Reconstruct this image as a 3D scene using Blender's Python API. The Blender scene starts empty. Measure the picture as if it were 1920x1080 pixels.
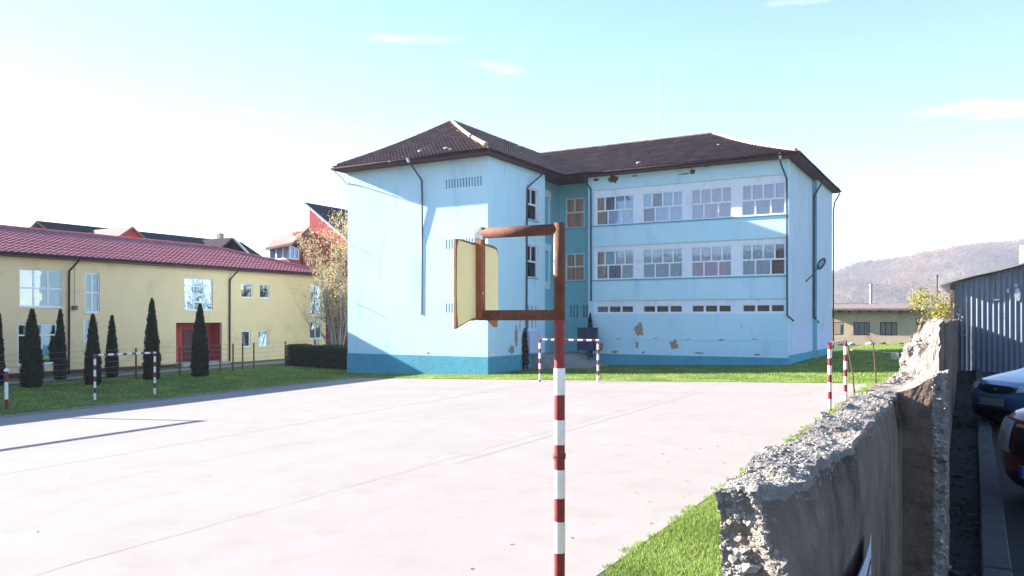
import bpy, bmesh, math, random
import numpy as np
from mathutils import Vector, noise

random.seed(7)
RNG = np.random.default_rng(7)
SC = bpy.context.scene
COL = SC.collection

# ------------------------------------------------------------------ camera
# world: +x along the school facade to the right, +y away along the concrete wall.
# the eye stands over the kerb of the parking lane at (0, 0, E), turned 30 degrees left of +y.
E = 3.0
cam_d = bpy.data.cameras.new('camera')
cam = bpy.data.objects.new('camera', cam_d)
COL.objects.link(cam)
cam.location = (0, 0, E)
cam.rotation_euler = (math.radians(90), 0, math.radians(30))
cam_d.sensor_width = 36
cam_d.lens = 1500 / 1920 * 36
cam_d.shift_y = 58 / 1920
cam_d.clip_end = 5000
cam_d.clip_start = 0.05
SC.camera = cam

# ------------------------------------------------------------------ light
TO_SUN = Vector((-1.0, -0.15, 0.405)).normalized()
SUN_EL = math.asin(TO_SUN.z)
SUN_AZ = math.atan2(TO_SUN.x, TO_SUN.y)
world = bpy.data.worlds.new('World')
SC.world = world
world.use_nodes = True
wn = world.node_tree
for n_ in list(wn.nodes):
    wn.nodes.remove(n_)
w_out = wn.nodes.new('ShaderNodeOutputWorld')
w_bg = wn.nodes.new('ShaderNodeBackground')
w_sky = wn.nodes.new('ShaderNodeTexSky')
w_sky.sky_type = 'NISHITA'
w_sky.sun_disc = False
w_sky.sun_elevation = SUN_EL
w_sky.sun_rotation = SUN_AZ
w_sky.air_density = 1.0
w_sky.dust_density = 0.1
w_sky.ozone_density = 4.0
w_sky.altitude = 600
w_bg.inputs["Strength"].default_value = 0.076
# a few thin clouds, the same all round the sky
w_tc = wn.nodes.new('ShaderNodeTexCoord')
w_map = wn.nodes.new('ShaderNodeMapping')
w_map.inputs['Scale'].default_value = (5.0, 5.0, 26.0)
w_map.inputs['Location'].default_value = (3.19, 15.94, 2.78)
w_noi = wn.nodes.new('ShaderNodeTexNoise')
w_noi.inputs['Scale'].default_value = 1.0
w_noi.inputs['Detail'].default_value = 4
w_noi.inputs['Roughness'].default_value = 0.45
w_ramp = wn.nodes.new('ShaderNodeValToRGB')
w_ramp.color_ramp.elements[0].position = 0.64
w_ramp.color_ramp.elements[1].position = 0.86
w_mix = wn.nodes.new('ShaderNodeMix')
w_mix.data_type = 'RGBA'
wn.links.new(w_tc.outputs['Generated'], w_map.inputs['Vector'])
wn.links.new(w_map.outputs['Vector'], w_noi.inputs['Vector'])
wn.links.new(w_noi.outputs['Fac'], w_ramp.inputs['Fac'])
wn.links.new(w_ramp.outputs['Color'], w_mix.inputs['Factor'])
wn.links.new(w_sky.outputs['Color'], w_mix.inputs[6])
w_mix.inputs[7].default_value = (4.2, 4.2, 4.3, 1)
wn.links.new(w_mix.outputs[2], w_bg.inputs['Color'])
wn.links.new(w_bg.outputs['Background'], w_out.inputs['Surface'])

sun_d = bpy.data.lights.new('sun', 'SUN')
sun_d.energy = 5.0
sun_d.angle = math.radians(0.5)
sun_d.color = (1.0, 0.955, 0.89)
sun = bpy.data.objects.new('sun', sun_d)
COL.objects.link(sun)
sun.rotation_euler = (-TO_SUN).to_track_quat('-Z', 'Y').to_euler()
sun.location = (-40, -20, 60)

SC.view_settings.view_transform = 'Standard'
SC.view_settings.look = 'None'
SC.view_settings.gamma = 1.0
SC.view_settings.exposure = 2.4
SC.cycles.max_bounces = 6
SC.cycles.volume_bounces = 0
SC.cycles.transparent_max_bounces = 12
SC.cycles.caustics_reflective = False
SC.cycles.caustics_refractive = False

# ------------------------------------------------------------------ helpers
C30, S30 = math.cos(math.radians(30)), 0.5


def ray(px, py):
    X = (px - 960) / 1500
    return (C30 * X - S30, S30 * X + C30, (598 - py) / 1500)


def onx(px, py, X):          # measured point on the plane x = X
    r = ray(px, py); d = X / r[0]
    return Vector((r[0] * d, r[1] * d, r[2] * d + E))


def ony(px, py, Y):          # measured point on the plane y = Y
    r = ray(px, py); d = Y / r[1]
    return Vector((r[0] * d, r[1] * d, r[2] * d + E))


def atd(px, py, d):          # measured point at depth d
    r = ray(px, py)
    return Vector((r[0] * d, r[1] * d, r[2] * d + E))


def gz(x, y):                # height of the ground
    xc = min(max(x, -33.0), 0.0)
    yc = min(max(y, -20.0), 70.0)
    z = E - 2.93 + 0.0285 * xc + 0.01 * yc
    if x < -33.0:
        z += 0.022 * min(-33.0 - x, 16.0)
    return z


class MB:
    """collects shapes, then links them as one mesh object"""
    def __init__(self):
        self.v = []; self.f = []; self.m = []

    def add(self, vs, fs, mi=0):
        b = len(self.v)
        self.v += [tuple(p) for p in vs]
        for f in fs:
            self.f.append(tuple(b + i for i in f)); self.m.append(mi)
        return self

    def quad(self, a, b, c, d, mi=0):
        return self.add([a, b, c, d], [(0, 1, 2, 3)], mi)

    def hexa(self, p, mi=0):     # 8 points: bottom ring then top ring
        return self.add(p, [(3, 2, 1, 0), (4, 5, 6, 7), (0, 1, 5, 4), (1, 2, 6, 5), (2, 3, 7, 6), (3, 0, 4, 7)], mi)

    def box(self, x0, x1, y0, y1, z0, z1, mi=0):
        return self.hexa([(x0, y0, z0), (x1, y0, z0), (x1, y1, z0), (x0, y1, z0),
                          (x0, y0, z1), (x1, y0, z1), (x1, y1, z1), (x0, y1, z1)], mi)

    def fbox(self, F, a0, a1, h0, h1, z0, z1, mi=0):   # box in a facade frame
        return self.hexa([F(a0, h1, z0), F(a1, h1, z0), F(a1, h0, z0), F(a0, h0, z0),
                          F(a0, h1, z1), F(a1, h1, z1), F(a1, h0, z1), F(a0, h0, z1)], mi)

    def tube(self, pts, rad, seg=8, mi=0, cap=True):
        pts = [Vector(p) for p in pts]
        n = len(pts)
        rads = rad if isinstance(rad, (list, tuple)) else [rad] * n
        rings = []
        up0 = None
        for i, p in enumerate(pts):
            if i == 0: t = pts[1] - p
            elif i == n - 1: t = p - pts[i - 1]
            else: t = (pts[i + 1] - p).normalized() + (p - pts[i - 1]).normalized()
            t.normalize()
            if up0 is None:
                up0 = Vector((0, 0, 1)) if abs(t.z) < 0.9 else Vector((1, 0, 0))
            a = t.cross(up0)
            if a.length < 1e-4: a = t.cross(Vector((0, 1, 0)))
            a.normalize(); b = a.cross(t).normalized(); up0 = b
            rings.append([p + (a * math.cos(k * 2 * math.pi / seg) + b * math.sin(k * 2 * math.pi / seg)) * rads[i] for k in range(seg)])
        vs = [q for r in rings for q in r]
        fs = []
        for i in range(n - 1):
            for k in range(seg):
                k2 = (k + 1) % seg
                fs.append((i * seg + k, i * seg + k2, (i + 1) * seg + k2, (i + 1) * seg + k))
        if cap:
            fs.append(tuple(range(seg - 1, -1, -1)))
            fs.append(tuple((n - 1) * seg + k for k in range(seg)))
        return self.add(vs, fs, mi)

    def build(self, name, mats, parent=None, smooth=False, origin=None, recalc=True):
        me = bpy.data.meshes.new(name)
        o = bpy.data.objects.new(name, me)
        COL.objects.link(o)
        if parent is not None:
            org = WLOC[parent.name]; o.parent = parent; WLOC[o.name] = org
        else:
            org = Vector(origin) if origin is not None else Vector((0, 0, 0))
            o.location = org; WLOC[o.name] = org
        me.from_pydata([(p[0] - org[0], p[1] - org[1], p[2] - org[2]) for p in self.v], [], self.f)
        if not isinstance(mats, (list, tuple)): mats = [mats]
        for m in mats: me.materials.append(m)
        if len(mats) > 1: me.polygons.foreach_set('material_index', self.m)
        if recalc:
            bm = bmesh.new(); bm.from_mesh(me)
            bmesh.ops.recalc_face_normals(bm, faces=bm.faces)
            bm.to_mesh(me); bm.free()
        if smooth: me.shade_smooth()
        me.update()
        return o


WLOC = {}


def frame(ox, oy, t, n):
    def F(a, h, z): return Vector((ox + a * t[0] + h * n[0], oy + a * t[1] + h * n[1], z))
    return F


def empty(name, loc, label, cat, group=None):
    o = bpy.data.objects.new(name, None)
    COL.objects.link(o)
    o.location = loc; o.empty_display_size = 0.3
    WLOC[o.name] = Vector(loc)
    return tag(o, label, cat, group)


def tag(o, label=None, cat=None, group=None, kind=None):
    if label: o['label'] = label
    if cat: o['category'] = cat
    if group: o['group'] = group
    if kind: o['kind'] = kind
    return o


def np_quads(name, V, mat, parent=None, attr=None, origin=(0, 0, 0), tri=False):
    """V: (n, 4 or 3, 3) array of separate small faces as one mesh"""
    n, k = V.shape[0], V.shape[1]
    org = np.array(WLOC[parent.name] if parent is not None else origin)
    me = bpy.data.meshes.new(name)
    me.vertices.add(n * k); me.loops.add(n * k); me.polygons.add(n)
    me.vertices.foreach_set('co', (V.reshape(-1, 3) - org).astype(np.float32).ravel())
    me.loops.foreach_set('vertex_index', np.arange(n * k, dtype=np.int32))
    me.polygons.foreach_set('loop_start', np.arange(0, n * k, k, dtype=np.int32))
    me.polygons.foreach_set('loop_total', np.full(n, k, dtype=np.int32))
    me.update(calc_edges=True)
    if attr is not None:
        a = me.attributes.new('tint', 'FLOAT', 'FACE')
        a.data.foreach_set('value', attr.astype(np.float32))
    me.materials.append(mat)
    o = bpy.data.objects.new(name, me)
    COL.objects.link(o)
    if parent is not None:
        o.parent = parent; WLOC[o.name] = WLOC[parent.name]
    else:
        o.location = origin; WLOC[o.name] = Vector(origin)
    return o


def leaf_quads(cent, size, flat=0.0, aspect=1.0):
    n = len(cent)
    a = RNG.normal(size=(n, 3)); a[:, 2] *= (1 - flat)
    a /= np.linalg.norm(a, axis=1)[:, None] + 1e-9
    b = RNG.normal(size=(n, 3)); b -= a * (a * b).sum(1)[:, None]
    b /= np.linalg.norm(b, axis=1)[:, None] + 1e-9
    s = size if isinstance(size, np.ndarray) else np.full(n, size)
    s = s * RNG.uniform(0.6, 1.3, n)
    a = a * (s * aspect)[:, None]; b = b * s[:, None]
    return np.stack([cent - a, cent - b * 0.55, cent + a, cent + b * 0.55], axis=1)


# ------------------------------------------------------------------ materials
def mat(name, c1, c2=None, scale=3.0, rough=0.8, bump=0.0, bscale=40.0, metal=0.0, detail=5, lo=0.35, hi=0.65,
        stretch=(1, 1, 1), c3=None, scale3=1.0, lo3=0.55, hi3=0.7, stretch3=(1, 1, 1), spec=0.3, bdist=0.02):
    m = bpy.data.materials.new(name)
    m.use_nodes = True
    nt = m.node_tree
    b = nt.nodes['Principled BSDF']
    b.inputs['Roughness'].default_value = rough
    b.inputs['Metallic'].default_value = metal
    b.inputs['Specular IOR Level'].default_value = spec
    b.inputs['Base Color'].default_value = (*c1, 1)
    tc = nt.nodes.new('ShaderNodeTexCoord')

    def noi(sc, st, det):
        mp = nt.nodes.new('ShaderNodeMapping'); mp.inputs['Scale'].default_value = st
        nt.links.new(tc.outputs['Object'], mp.inputs['Vector'])
        n = nt.nodes.new('ShaderNodeTexNoise')
        n.inputs['Scale'].default_value = sc; n.inputs['Detail'].default_value = det
        n.inputs['Roughness'].default_value = 0.6
        nt.links.new(mp.outputs['Vector'], n.inputs['Vector'])
        return n

    def mixc(fac_noise, a_sock, b_col, l, h):
        r = nt.nodes.new('ShaderNodeMapRange')
        r.inputs['From Min'].default_value = l; r.inputs['From Max'].default_value = h
        nt.links.new(fac_noise.outputs['Fac'], r.inputs['Value'])
        mx = nt.nodes.new('ShaderNodeMix'); mx.data_type = 'RGBA'
        nt.links.new(r.outputs['Result'], mx.inputs['Factor'])
        if isinstance(a_sock, tuple): mx.inputs[6].default_value = (*a_sock, 1)
        else: nt.links.new(a_sock, mx.inputs[6])
        mx.inputs[7].default_value = (*b_col, 1)
        return mx.outputs[2]
    out = c1
    if c2 is not None: out = mixc(noi(scale, stretch, detail), out, c2, lo, hi)
    if c3 is not None: out = mixc(noi(scale3, stretch3, 4), out, c3, lo3, hi3)
    if not isinstance(out, tuple): nt.links.new(out, b.inputs['Base Color'])
    if bump > 0:
        n = noi(bscale, (1, 1, 1), 4)
        bp = nt.nodes.new('ShaderNodeBump'); bp.inputs['Strength'].default_value = bump
        bp.inputs['Distance'].default_value = bdist
        nt.links.new(n.outputs['Fac'], bp.inputs['Height'])
        nt.links.new(bp.outputs['Normal'], b.inputs['Normal'])
    return m


def leaf_mat(name, ca, cb, rough=0.6, trans=0.35, cc=None):
    """foliage: each leaf's own tint between two real colours, partly see-through to light"""
    m = bpy.data.materials.new(name)
    m.use_nodes = True
    nt = m.node_tree
    b = nt.nodes['Principled BSDF']
    out = nt.nodes['Material Output']
    b.inputs['Roughness'].default_value = rough
    b.inputs['Specular IOR Level'].default_value = 0.2
    at = nt.nodes.new('ShaderNodeAttribute'); at.attribute_name = 'tint'
    rp = nt.nodes.new('ShaderNodeValToRGB')
    rp.color_ramp.elements[0].color = (*ca, 1); rp.color_ramp.elements[1].color = (*cb, 1)
    if cc:
        e = rp.color_ramp.elements.new(0.5); e.color = (*cc, 1)
    nt.links.new(at.outputs['Fac'], rp.inputs['Fac'])
    nt.links.new(rp.outputs['Color'], b.inputs['Base Color'])
    tr = nt.nodes.new('ShaderNodeBsdfTranslucent')
    nt.links.new(rp.outputs['Color'], tr.inputs['Color'])
    mx = nt.nodes.new('ShaderNodeMixShader'); mx.inputs['Fac'].default_value = trans
    nt.links.new(b.outputs['BSDF'], mx.inputs[1]); nt.links.new(tr.outputs['BSDF'], mx.inputs[2])
    nt.links.new(mx.outputs['Shader'], out.inputs['Surface'])
    return m


def glass_mat(name, base=0.22, tint=(0.9, 0.95, 1.0), ior=1.5):
    m = bpy.data.materials.new(name)
    m.use_nodes = True
    nt = m.node_tree
    nt.nodes.remove(nt.nodes['Principled BSDF'])
    out = nt.nodes['Material Output']
    gl = nt.nodes.new('ShaderNodeBsdfGlossy'); gl.inputs['Roughness'].default_value = 0.015
    gl.inputs['Color'].default_value = (*tint, 1)
    tr = nt.nodes.new('ShaderNodeBsdfTransparent'); tr.inputs['Color'].default_value = (0.96, 0.98, 0.98, 1)
    lw = nt.nodes.new('ShaderNodeFresnel'); lw.inputs['IOR'].default_value = ior
    ad = nt.nodes.new('ShaderNodeMath'); ad.operation = 'ADD'; ad.inputs[1].default_value = base; ad.use_clamp = True
    nt.links.new(lw.outputs['Fac'], ad.inputs[0])
    # old panes are never quite flat
    tc = nt.nodes.new('ShaderNodeTexCoord')
    ns = nt.nodes.new('ShaderNodeTexNoise'); ns.inputs['Scale'].default_value = 1.3
    nt.links.new(tc.outputs['Object'], ns.inputs['Vector'])
    bp = nt.nodes.new('ShaderNodeBump'); bp.inputs['Strength'].default_value = 0.06; bp.inputs['Distance'].default_value = 0.05
    nt.links.new(ns.outputs['Fac'], bp.inputs['Height']); nt.links.new(bp.outputs['Normal'], gl.inputs['Normal'])
    mx = nt.nodes.new('ShaderNodeMixShader')
    nt.links.new(ad.outputs[0], mx.inputs['Fac'])
    nt.links.new(tr.outputs['BSDF'], mx.inputs[1]); nt.links.new(gl.outputs['BSDF'], mx.inputs[2])
    nt.links.new(mx.outputs['Shader'], out.inputs['Surface'])
    return m


M = {}
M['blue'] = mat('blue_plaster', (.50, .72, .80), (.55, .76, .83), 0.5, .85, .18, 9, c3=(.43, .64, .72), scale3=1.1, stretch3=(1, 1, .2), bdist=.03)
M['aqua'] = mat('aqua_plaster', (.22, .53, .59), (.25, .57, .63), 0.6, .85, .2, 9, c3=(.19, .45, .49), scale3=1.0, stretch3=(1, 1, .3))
M['pale'] = mat('pale_plaster', (.52, .60, .67), (.57, .64, .70), 0.5, .85, .3, 9, c3=(.45, .52, .60), scale3=.9, stretch3=(1, 1, .2))
M['lilac'] = mat('lilac_repaint', (.55, .60, .74), (.58, .63, .76), 1.0, .85)
M['plinth'] = mat('teal_plinth', (.07, .31, .41), (.09, .35, .45), 1.2, .85, .5, 8, c3=(.09, .26, .33), scale3=2.5, bdist=.04)
M['white'] = mat('white_paint', (.72, .74, .78), (.66, .69, .74), 1.5, .7, .1, 12)
M['band'] = mat('white_band_plaster', (.74, .77, .82), (.78, .80, .84), 0.8, .8, .2, 12, c3=(.64, .67, .73), scale3=1.5)
M['frame'] = mat('white_window_frame', (.78, .80, .84), (.72, .74, .79), 3, .45)
M['glass'] = glass_mat('window_glass', .02)
M['glass_d'] = glass_mat('dim_window_glass', 0.0, ior=1.25)
M['glass_y'] = glass_mat('clear_window_glass', .16)
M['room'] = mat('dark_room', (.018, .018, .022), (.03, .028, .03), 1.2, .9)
M['slit'] = mat('dark_opening', (.03, .06, .075), rough=.95)
M['cur_white'] = mat('sheer_curtain', (.50, .66, .92), (.44, .60, .88), 2, .9)
M['cur_aqua'] = mat('pale_aqua_curtain', (.42, .62, .78), (.36, .56, .72), 2, .9)
M['cur_pink'] = mat('pink_striped_curtain', (.78, .54, .68), (.50, .60, .88), 9, .9, stretch=(1, 1, .01), lo=.4, hi=.6)
M['cur_brown'] = mat('brown_striped_curtain', (.50, .20, .13), (.70, .50, .36), 9, .9, stretch=(1, 1, .01), lo=.4, hi=.6)
M['cur_plum'] = mat('plum_curtain', (.15, .10, .17), (.22, .16, .26), 7, .9, stretch=(1, 1, .01))
M['tile'] = mat('brown_roof_tile', (.195, .110, .085), (.265, .158, .124), 1.6, .9, .4, 30, c3=(.37, .25, .195), scale3=.9, lo3=.52, hi3=.75)
M['ridge'] = mat('pale_mortar_ridge', (.34, .25, .22), (.45, .36, .33), 4, .9, .5, 20)
M['soffit'] = mat('dark_red_eaves', (.115, .024, .026), (.085, .018, .020), 2, .6)
M['gutter'] = mat('dark_gutter', (.028, .022, .026), (.05, .032, .032), 4, .9, spec=.1)
M['pipe'] = mat('dark_blue_pipe', (.03, .05, .075), (.045, .065, .09), 4, .45)
M['zinc'] = mat('zinc', (.55, .55, .55), (.42, .42, .43), 5, .35, metal=.4)
M['peel'] = mat('bare_plaster', (.30, .235, .15), (.38, .31, .22), 6, .95, .6, 25)
M['hole'] = mat('rotten_plaster_hole', (.07, .035, .022), (.14, .085, .06), 5, .95, .8, 14)
M['yellow'] = mat('yellow_plaster', (.78, .56, .32), (.74, .525, .30), 0.8, .85, .15, 14, c3=(.64, .455, .25), scale3=.5)
M['redroof'] = mat('red_metal_tile', (.40, .095, .10), (.45, .12, .12), 1.5, .42, spec=.5)
M['maroon'] = mat('maroon_trim', (.085, .014, .02), (.07, .012, .016), 2, .5)
M['redwall'] = mat('red_wall', (.42, .055, .05), (.37, .045, .042), 1.2, .8, .2, 12)
M['darkroof'] = mat('dark_slate_roof', (.035, .028, .036), (.05, .04, .05), 3, .95, .4, 20, spec=.05)
M['brownroof'] = mat('brown_sheet_roof', (.17, .10, .085), (.21, .13, .11), 2, .8, .3, 15)
M['greywall'] = mat('grey_concrete_step', (.36, .33, .33), (.29, .27, .27), 3, .85, .4, 20)  # plain grey concrete, two tones mixed at random
M['court'] = mat('worn_court_asphalt', (.285, .256, .240), (.305, .274, .257), 0.35, .95, .6, 55, c3=(.252, .225, .211), scale3=1.3, lo3=.5, hi3=.85, bdist=.01, spec=.03)
M['path'] = mat('grey_path', (.20, .19, .195), (.25, .24, .24), 2, .9, .4, 30)
M['soil'] = mat('short_turf', (.050, .082, .020), (.075, .11, .026), 1.4, .95, .8, 40, c3=(.095, .095, .036), scale3=.35)
M['line'] = mat('faded_line_paint', (.30, .265, .255), (.275, .24, .232), 6, .9)
M['patch'] = mat('dark_tar_joint', (.200, .176, .170), (.245, .216, .209), 8, .9)
M['red_post'] = mat('weathered_red_paint', (.23, .03, .035), (.17, .022, .026), 8, .5, .3, 60, c3=(.12, .035, .03), scale3=20, lo3=.62, hi3=.7)
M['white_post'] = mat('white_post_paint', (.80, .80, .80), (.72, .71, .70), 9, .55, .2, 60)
M['rust'] = mat('rusty_iron', (.165, .058, .032), (.105, .040, .026), 9, .8, .5, 70, c3=(.28, .12, .06), scale3=24, lo3=.6, hi3=.72)
M['rust2'] = mat('pitted_orange_rust', (.36, .135, .062), (.28, .095, .045), 7, .85, .6, 60, c3=(.06, .02, .012), scale3=45, lo3=.63, hi3=.7)
M['board'] = mat('pale_yellow_board', (.96, .80, .40), (.93, .77, .38), 4, .6, .15, 30)
M['ply'] = mat('raw_wood_edge', (.36, .19, .09), (.26, .13, .06), 14, .85, .4, 50, stretch=(1, 1, .2))
M['concrete'] = mat('rough_old_concrete', (.205, .146, .106), (.140, .098, .071), 5, .95, 1.0, 60, c3=(.058, .041, .031), scale3=2.2, lo3=.5, hi3=.68, stretch3=(1, 1, .6), bdist=.012)
M['break'] = mat('broken_concrete', (.26, .222, .19), (.18, .148, .122), 10, .95, 1.0, 90, c3=(.36, .325, .29), scale3=28, lo3=.55, hi3=.66, bdist=.012)
M['pebble'] = mat('aggregate_pebble', (.37, .335, .305), (.20, .172, .15), 22, .85, .3, 90)
M['gravel'] = mat('dark_lane_gravel', (.018, .016, .015), (.032, .029, .027), 12, .95, .9, 40)
M['stone'] = mat('lane_stone', (.065, .062, .062), (.035, .033, .033), 9, .9, .4, 30)
M['kerb'] = mat('kerb_concrete', (.075, .075, .08), (.055, .055, .06), 5, .9, .5, 50)
M['asphalt'] = mat('parking_asphalt', (.022, .022, .024), (.030, .029, .030), 5, .9, .6, 80)
M['shed'] = mat('grey_sheet_metal', (.19, .215, .255), (.155, .18, .215), 1.2, .42, metal=.25, c3=(.115, .13, .16), scale3=.9, lo3=.55, hi3=.75, stretch3=(3, 3, .4))
M['shedroof'] = mat('pale_fibre_roof', (.42, .38, .37), (.34, .30, .29), 3, .9)
M['bark'] = mat('bark', (.09, .065, .05), (.14, .105, .08), 10, .95, .6, 40, stretch=(1, 1, .3))
M['greybark'] = mat('grey_twig', (.24, .20, .18), (.17, .14, .125), 10, .95)
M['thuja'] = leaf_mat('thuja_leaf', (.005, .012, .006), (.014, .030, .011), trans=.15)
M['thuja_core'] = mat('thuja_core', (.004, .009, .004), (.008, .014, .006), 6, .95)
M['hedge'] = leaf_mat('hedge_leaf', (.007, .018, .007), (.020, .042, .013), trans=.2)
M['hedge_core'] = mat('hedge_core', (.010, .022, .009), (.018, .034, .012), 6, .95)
M['autumn'] = leaf_mat('autumn_leaf', (.30, .21, .12), (.55, .45, .20), trans=.4, cc=(.43, .34, .18))
M['bushleaf'] = leaf_mat('yellow_green_leaf', (.20, .22, .04), (.50, .40, .10), trans=.4)
M['grass'] = leaf_mat('grass_blade', (.12, .195, .036), (.38, .47, .13), trans=.5, cc=(.225, .32, .065))
M['weed'] = leaf_mat('weed_leaf', (.015, .035, .010), (.04, .07, .02), trans=.3)
M['creeper'] = leaf_mat('dried_creeper', (.022, .012, .010), (.055, .03, .022), trans=.1)
M['farwall'] = mat('stained_cream_wall', (.52, .40, .28), (.44, .335, .235), .8, .9, .3, 8, c3=(.30, .24, .19), scale3=.7)
M['farroof'] = mat('old_sheet_roof', (.22, .17, .15), (.15, .11, .10), 2, .9)
M['orange'] = mat('orange_tile', (.45, .13, .06), (.38, .10, .05), 3, .8)
M['hill'] = mat('hill_floor', (.085, .058, .05), (.06, .043, .042), .02, 1.0)
M['wood'] = leaf_mat('far_wood', (.034, .028, .048), (.29, .14, .075), trans=.1, cc=(.13, .072, .062))
M['metalpost'] = mat('galvanised', (.30, .30, .31), (.22, .22, .23), 8, .5, metal=.5)
M['lamp'] = mat('lamp_grey', (.10, .09, .09), (.14, .12, .11), 8, .5)
M['cabinet'] = mat('pale_lilac_cabinet', (.60, .62, .78), (.55, .57, .72), 3, .5)
M['navy'] = mat('navy_cabinet', (.012, .03, .075), (.018, .042, .095), 2, .5)
M['sign'] = mat('white_sheet', (.62, .62, .66), (.56, .56, .60), 4, .4)
M['ink'] = mat('dark_print', (.035, .035, .06), (.06, .06, .09), 20, .4)
M['carblue'] = mat('blue_car_paint', (.035, .135, .27), rough=.22, spec=.6)
M['carred'] = mat('maroon_car_paint', (.16, .012, .018), rough=.22, spec=.6)
for k_ in ('carblue', 'carred'):
    b_ = M[k_].node_tree.nodes['Principled BSDF']
    b_.inputs['Coat Weight'].default_value = .5; b_.inputs['Coat Roughness'].default_value = .04
    b_.inputs['Metallic'].default_value = .35
M['cargrille'] = mat('black_grille', (.006, .006, .007), rough=.5)
M['carglass'] = mat('dark_car_glass', (.01, .012, .015), rough=.05, spec=.8)
M['chrome'] = mat('chrome', (.75, .75, .78), rough=.12, metal=1.0)
M['lens'] = mat('headlight_lens', (.42, .45, .50), (.30, .33, .38), 12, .1, spec=.8)
M['tyre'] = mat('tyre', (.012, .012, .012), rough=.9)
M['plate'] = mat('number_plate_white', (.22, .22, .24), rough=.4)
M['eublue'] = mat('plate_blue_band', (.01, .04, .30), rough=.4)

# ================================================================== GROUND
def sheet(name, xs, ys, fz, m, label=None, kind='structure', parent=None):
    mb = MB()
    nx, ny = len(xs), len(ys)
    vs = [(x, y, fz(x, y)) for y in ys for x in xs]
    fs = [(j * nx + i, j * nx + i + 1, (j + 1) * nx + i + 1, (j + 1) * nx + i) for j in range(ny - 1) for i in range(nx - 1)]
    mb.add(vs, fs)
    o = mb.build(name, m, recalc=False)
    if kind: o['kind'] = kind
    return o


sheet('ground', [-2500, -800, -300, -120, -80, -49, -45, -40, -36, -33, -25, -17, -9, -4, 0, 40, 120, 300, 800, 2500],
      [-2500, -400, -100, -20, -10, 0, 10, 20, 30, 40, 50, 60, 70, 100, 200, 400, 900, 2500],
      lambda x, y: gz(x, y), M['soil'])
CX0, CX1, CY0, CY1 = -31.0, -3.75, -14.0, 36.0
court = sheet('court', [CX0, -17, CX1], [CY0, 10, CY1], lambda x, y: gz(x, y) + .006, M['court'])
# kerb strip along the left and far edge of the court
mb = MB()
ys_ = np.linspace(-14, 36.15, 27)
for a, b in zip(ys_[:-1], ys_[1:]):
    mb.hexa([(CX0 - .22, a, gz(CX0 - .22, a) - .1), (CX0 - .02, a, gz(CX0, a) - .1), (CX0 - .02, b - .012, gz(CX0, b) - .1), (CX0 - .22, b - .012, gz(CX0 - .22, b) - .1),
             (CX0 - .22, a, gz(CX0 - .22, a) + .07), (CX0 - .02, a, gz(CX0, a) + .07), (CX0 - .02, b - .012, gz(CX0, b) + .07), (CX0 - .22, b - .012, gz(CX0 - .22, b) + .07)])
ke = mb.build('court_edging', M['path']); ke['kind'] = 'structure'
# faded lines and tar joints of the court (thin sheets on the asphalt)
mb = MB()
def strip(mb, x0, y0, x1, y1, w, dz=.010, n=14, jit=.02):
    d = Vector((x1 - x0, y1 - y0)); L = d.length; d /= L; p = Vector((-d.y, d.x))
    pts = []
    for i in range(n + 1):
        s = L * i / n
        q = Vector((x0, y0)) + d * s + p * random.uniform(-jit, jit)
        ww = w * random.uniform(.6, 1.1)
        pts.append((q + p * ww / 2, q - p * ww / 2))
    for (a, b), (c, e) in zip(pts[:-1], pts[1:]):
        mb.quad((a.x, a.y, gz(a.x, a.y) + dz), (b.x, b.y, gz(b.x, b.y) + dz), (e.x, e.y, gz(e.x, e.y) + dz), (c.x, c.y, gz(c.x, c.y) + dz))
strip(mb, -31, 30.2, -6, 30.6, .07); strip(mb, -18, -8, -18.3, 35, .05)
strip(mb, -27.5, 14, -27.3, 31, .06); strip(mb, -9.5, 14, -9.3, 31, .06)
o_ = mb.build('line_marking', M['line'], recalc=False); o_['kind'] = 'structure'
mb = MB()
for xx in (-27.0, -21.4, -15.4, -10.2):
    strip(mb, xx, -10, xx + .5, 35.5, .014, .014, 90, .03)
o_ = mb.build('court_crack', M['patch'], recalc=False); o_['kind'] = 'structure'
# path by the yellow building
sheet('path', [-44.9, -43.4], [0, 10, 20, 30, 40, 52], lambda x, y: gz(x, y) + .02, M['path'])

# the parking lane lies higher, held by the concrete wall
LZ = 1.34
def lanez(x, y):
    return LZ + .025 * noise.noise(Vector((x * 3, y * 3, 0))) + .012 * noise.noise(Vector((x * 11, y * 11, 3)))
mbx = list(np.linspace(-.62, .04, 12)); mby = list(np.arange(-6, 30.2, .12))
def lane_edge(x, y):
    if y < 2.3 and x < -.45: return lanez(x, y) - (2.3 - max(y, 1.6)) * .0
    return lanez(x, y)
sheet('lane_ground', mbx, mby, lanez, M['gravel'])
sheet('parking_ground', [.18, 3, 8, 16, 30, 45], [-20, -6, 0, 6, 12, 18, 24, 30.0], lambda x, y: LZ - .03, M['asphalt'])
# bank down to the court where the wall is broken away, and sides of the raised lane
mb = MB()
nx, ny = 14, 24
vs = []
for j in range(ny):
    y = -20 + (2.5 + 20) * j / (ny - 1)
    for i in range(nx):
        t = i / (nx - 1)
        x = -.55 - 2.6 * t
        z = LZ + .01 + (gz(x, y) - LZ - .03) * (t * t * (3 - 2 * t)) + .03 * noise.noise(Vector((x * 2, y * 2, 5)))
        vs.append((x, y, z))
mb.add(vs, [(j * nx + i, j * nx + i + 1, (j + 1) * nx + i + 1, (j + 1) * nx + i) for j in range(ny - 1) for i in range(nx - 1)])
bank = mb.build('bank', M['soil'], smooth=True); bank['kind'] = 'structure'
mb = MB()
mb.box(.0, 45, 30.0, 30.3, -.5, LZ - .02)
mb.box(45.0, 45.2, -20, 30.3, -.5, LZ - .02)
rt = mb.build('terrain_edge', M['kerb']); rt['kind'] = 'structure'

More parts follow.
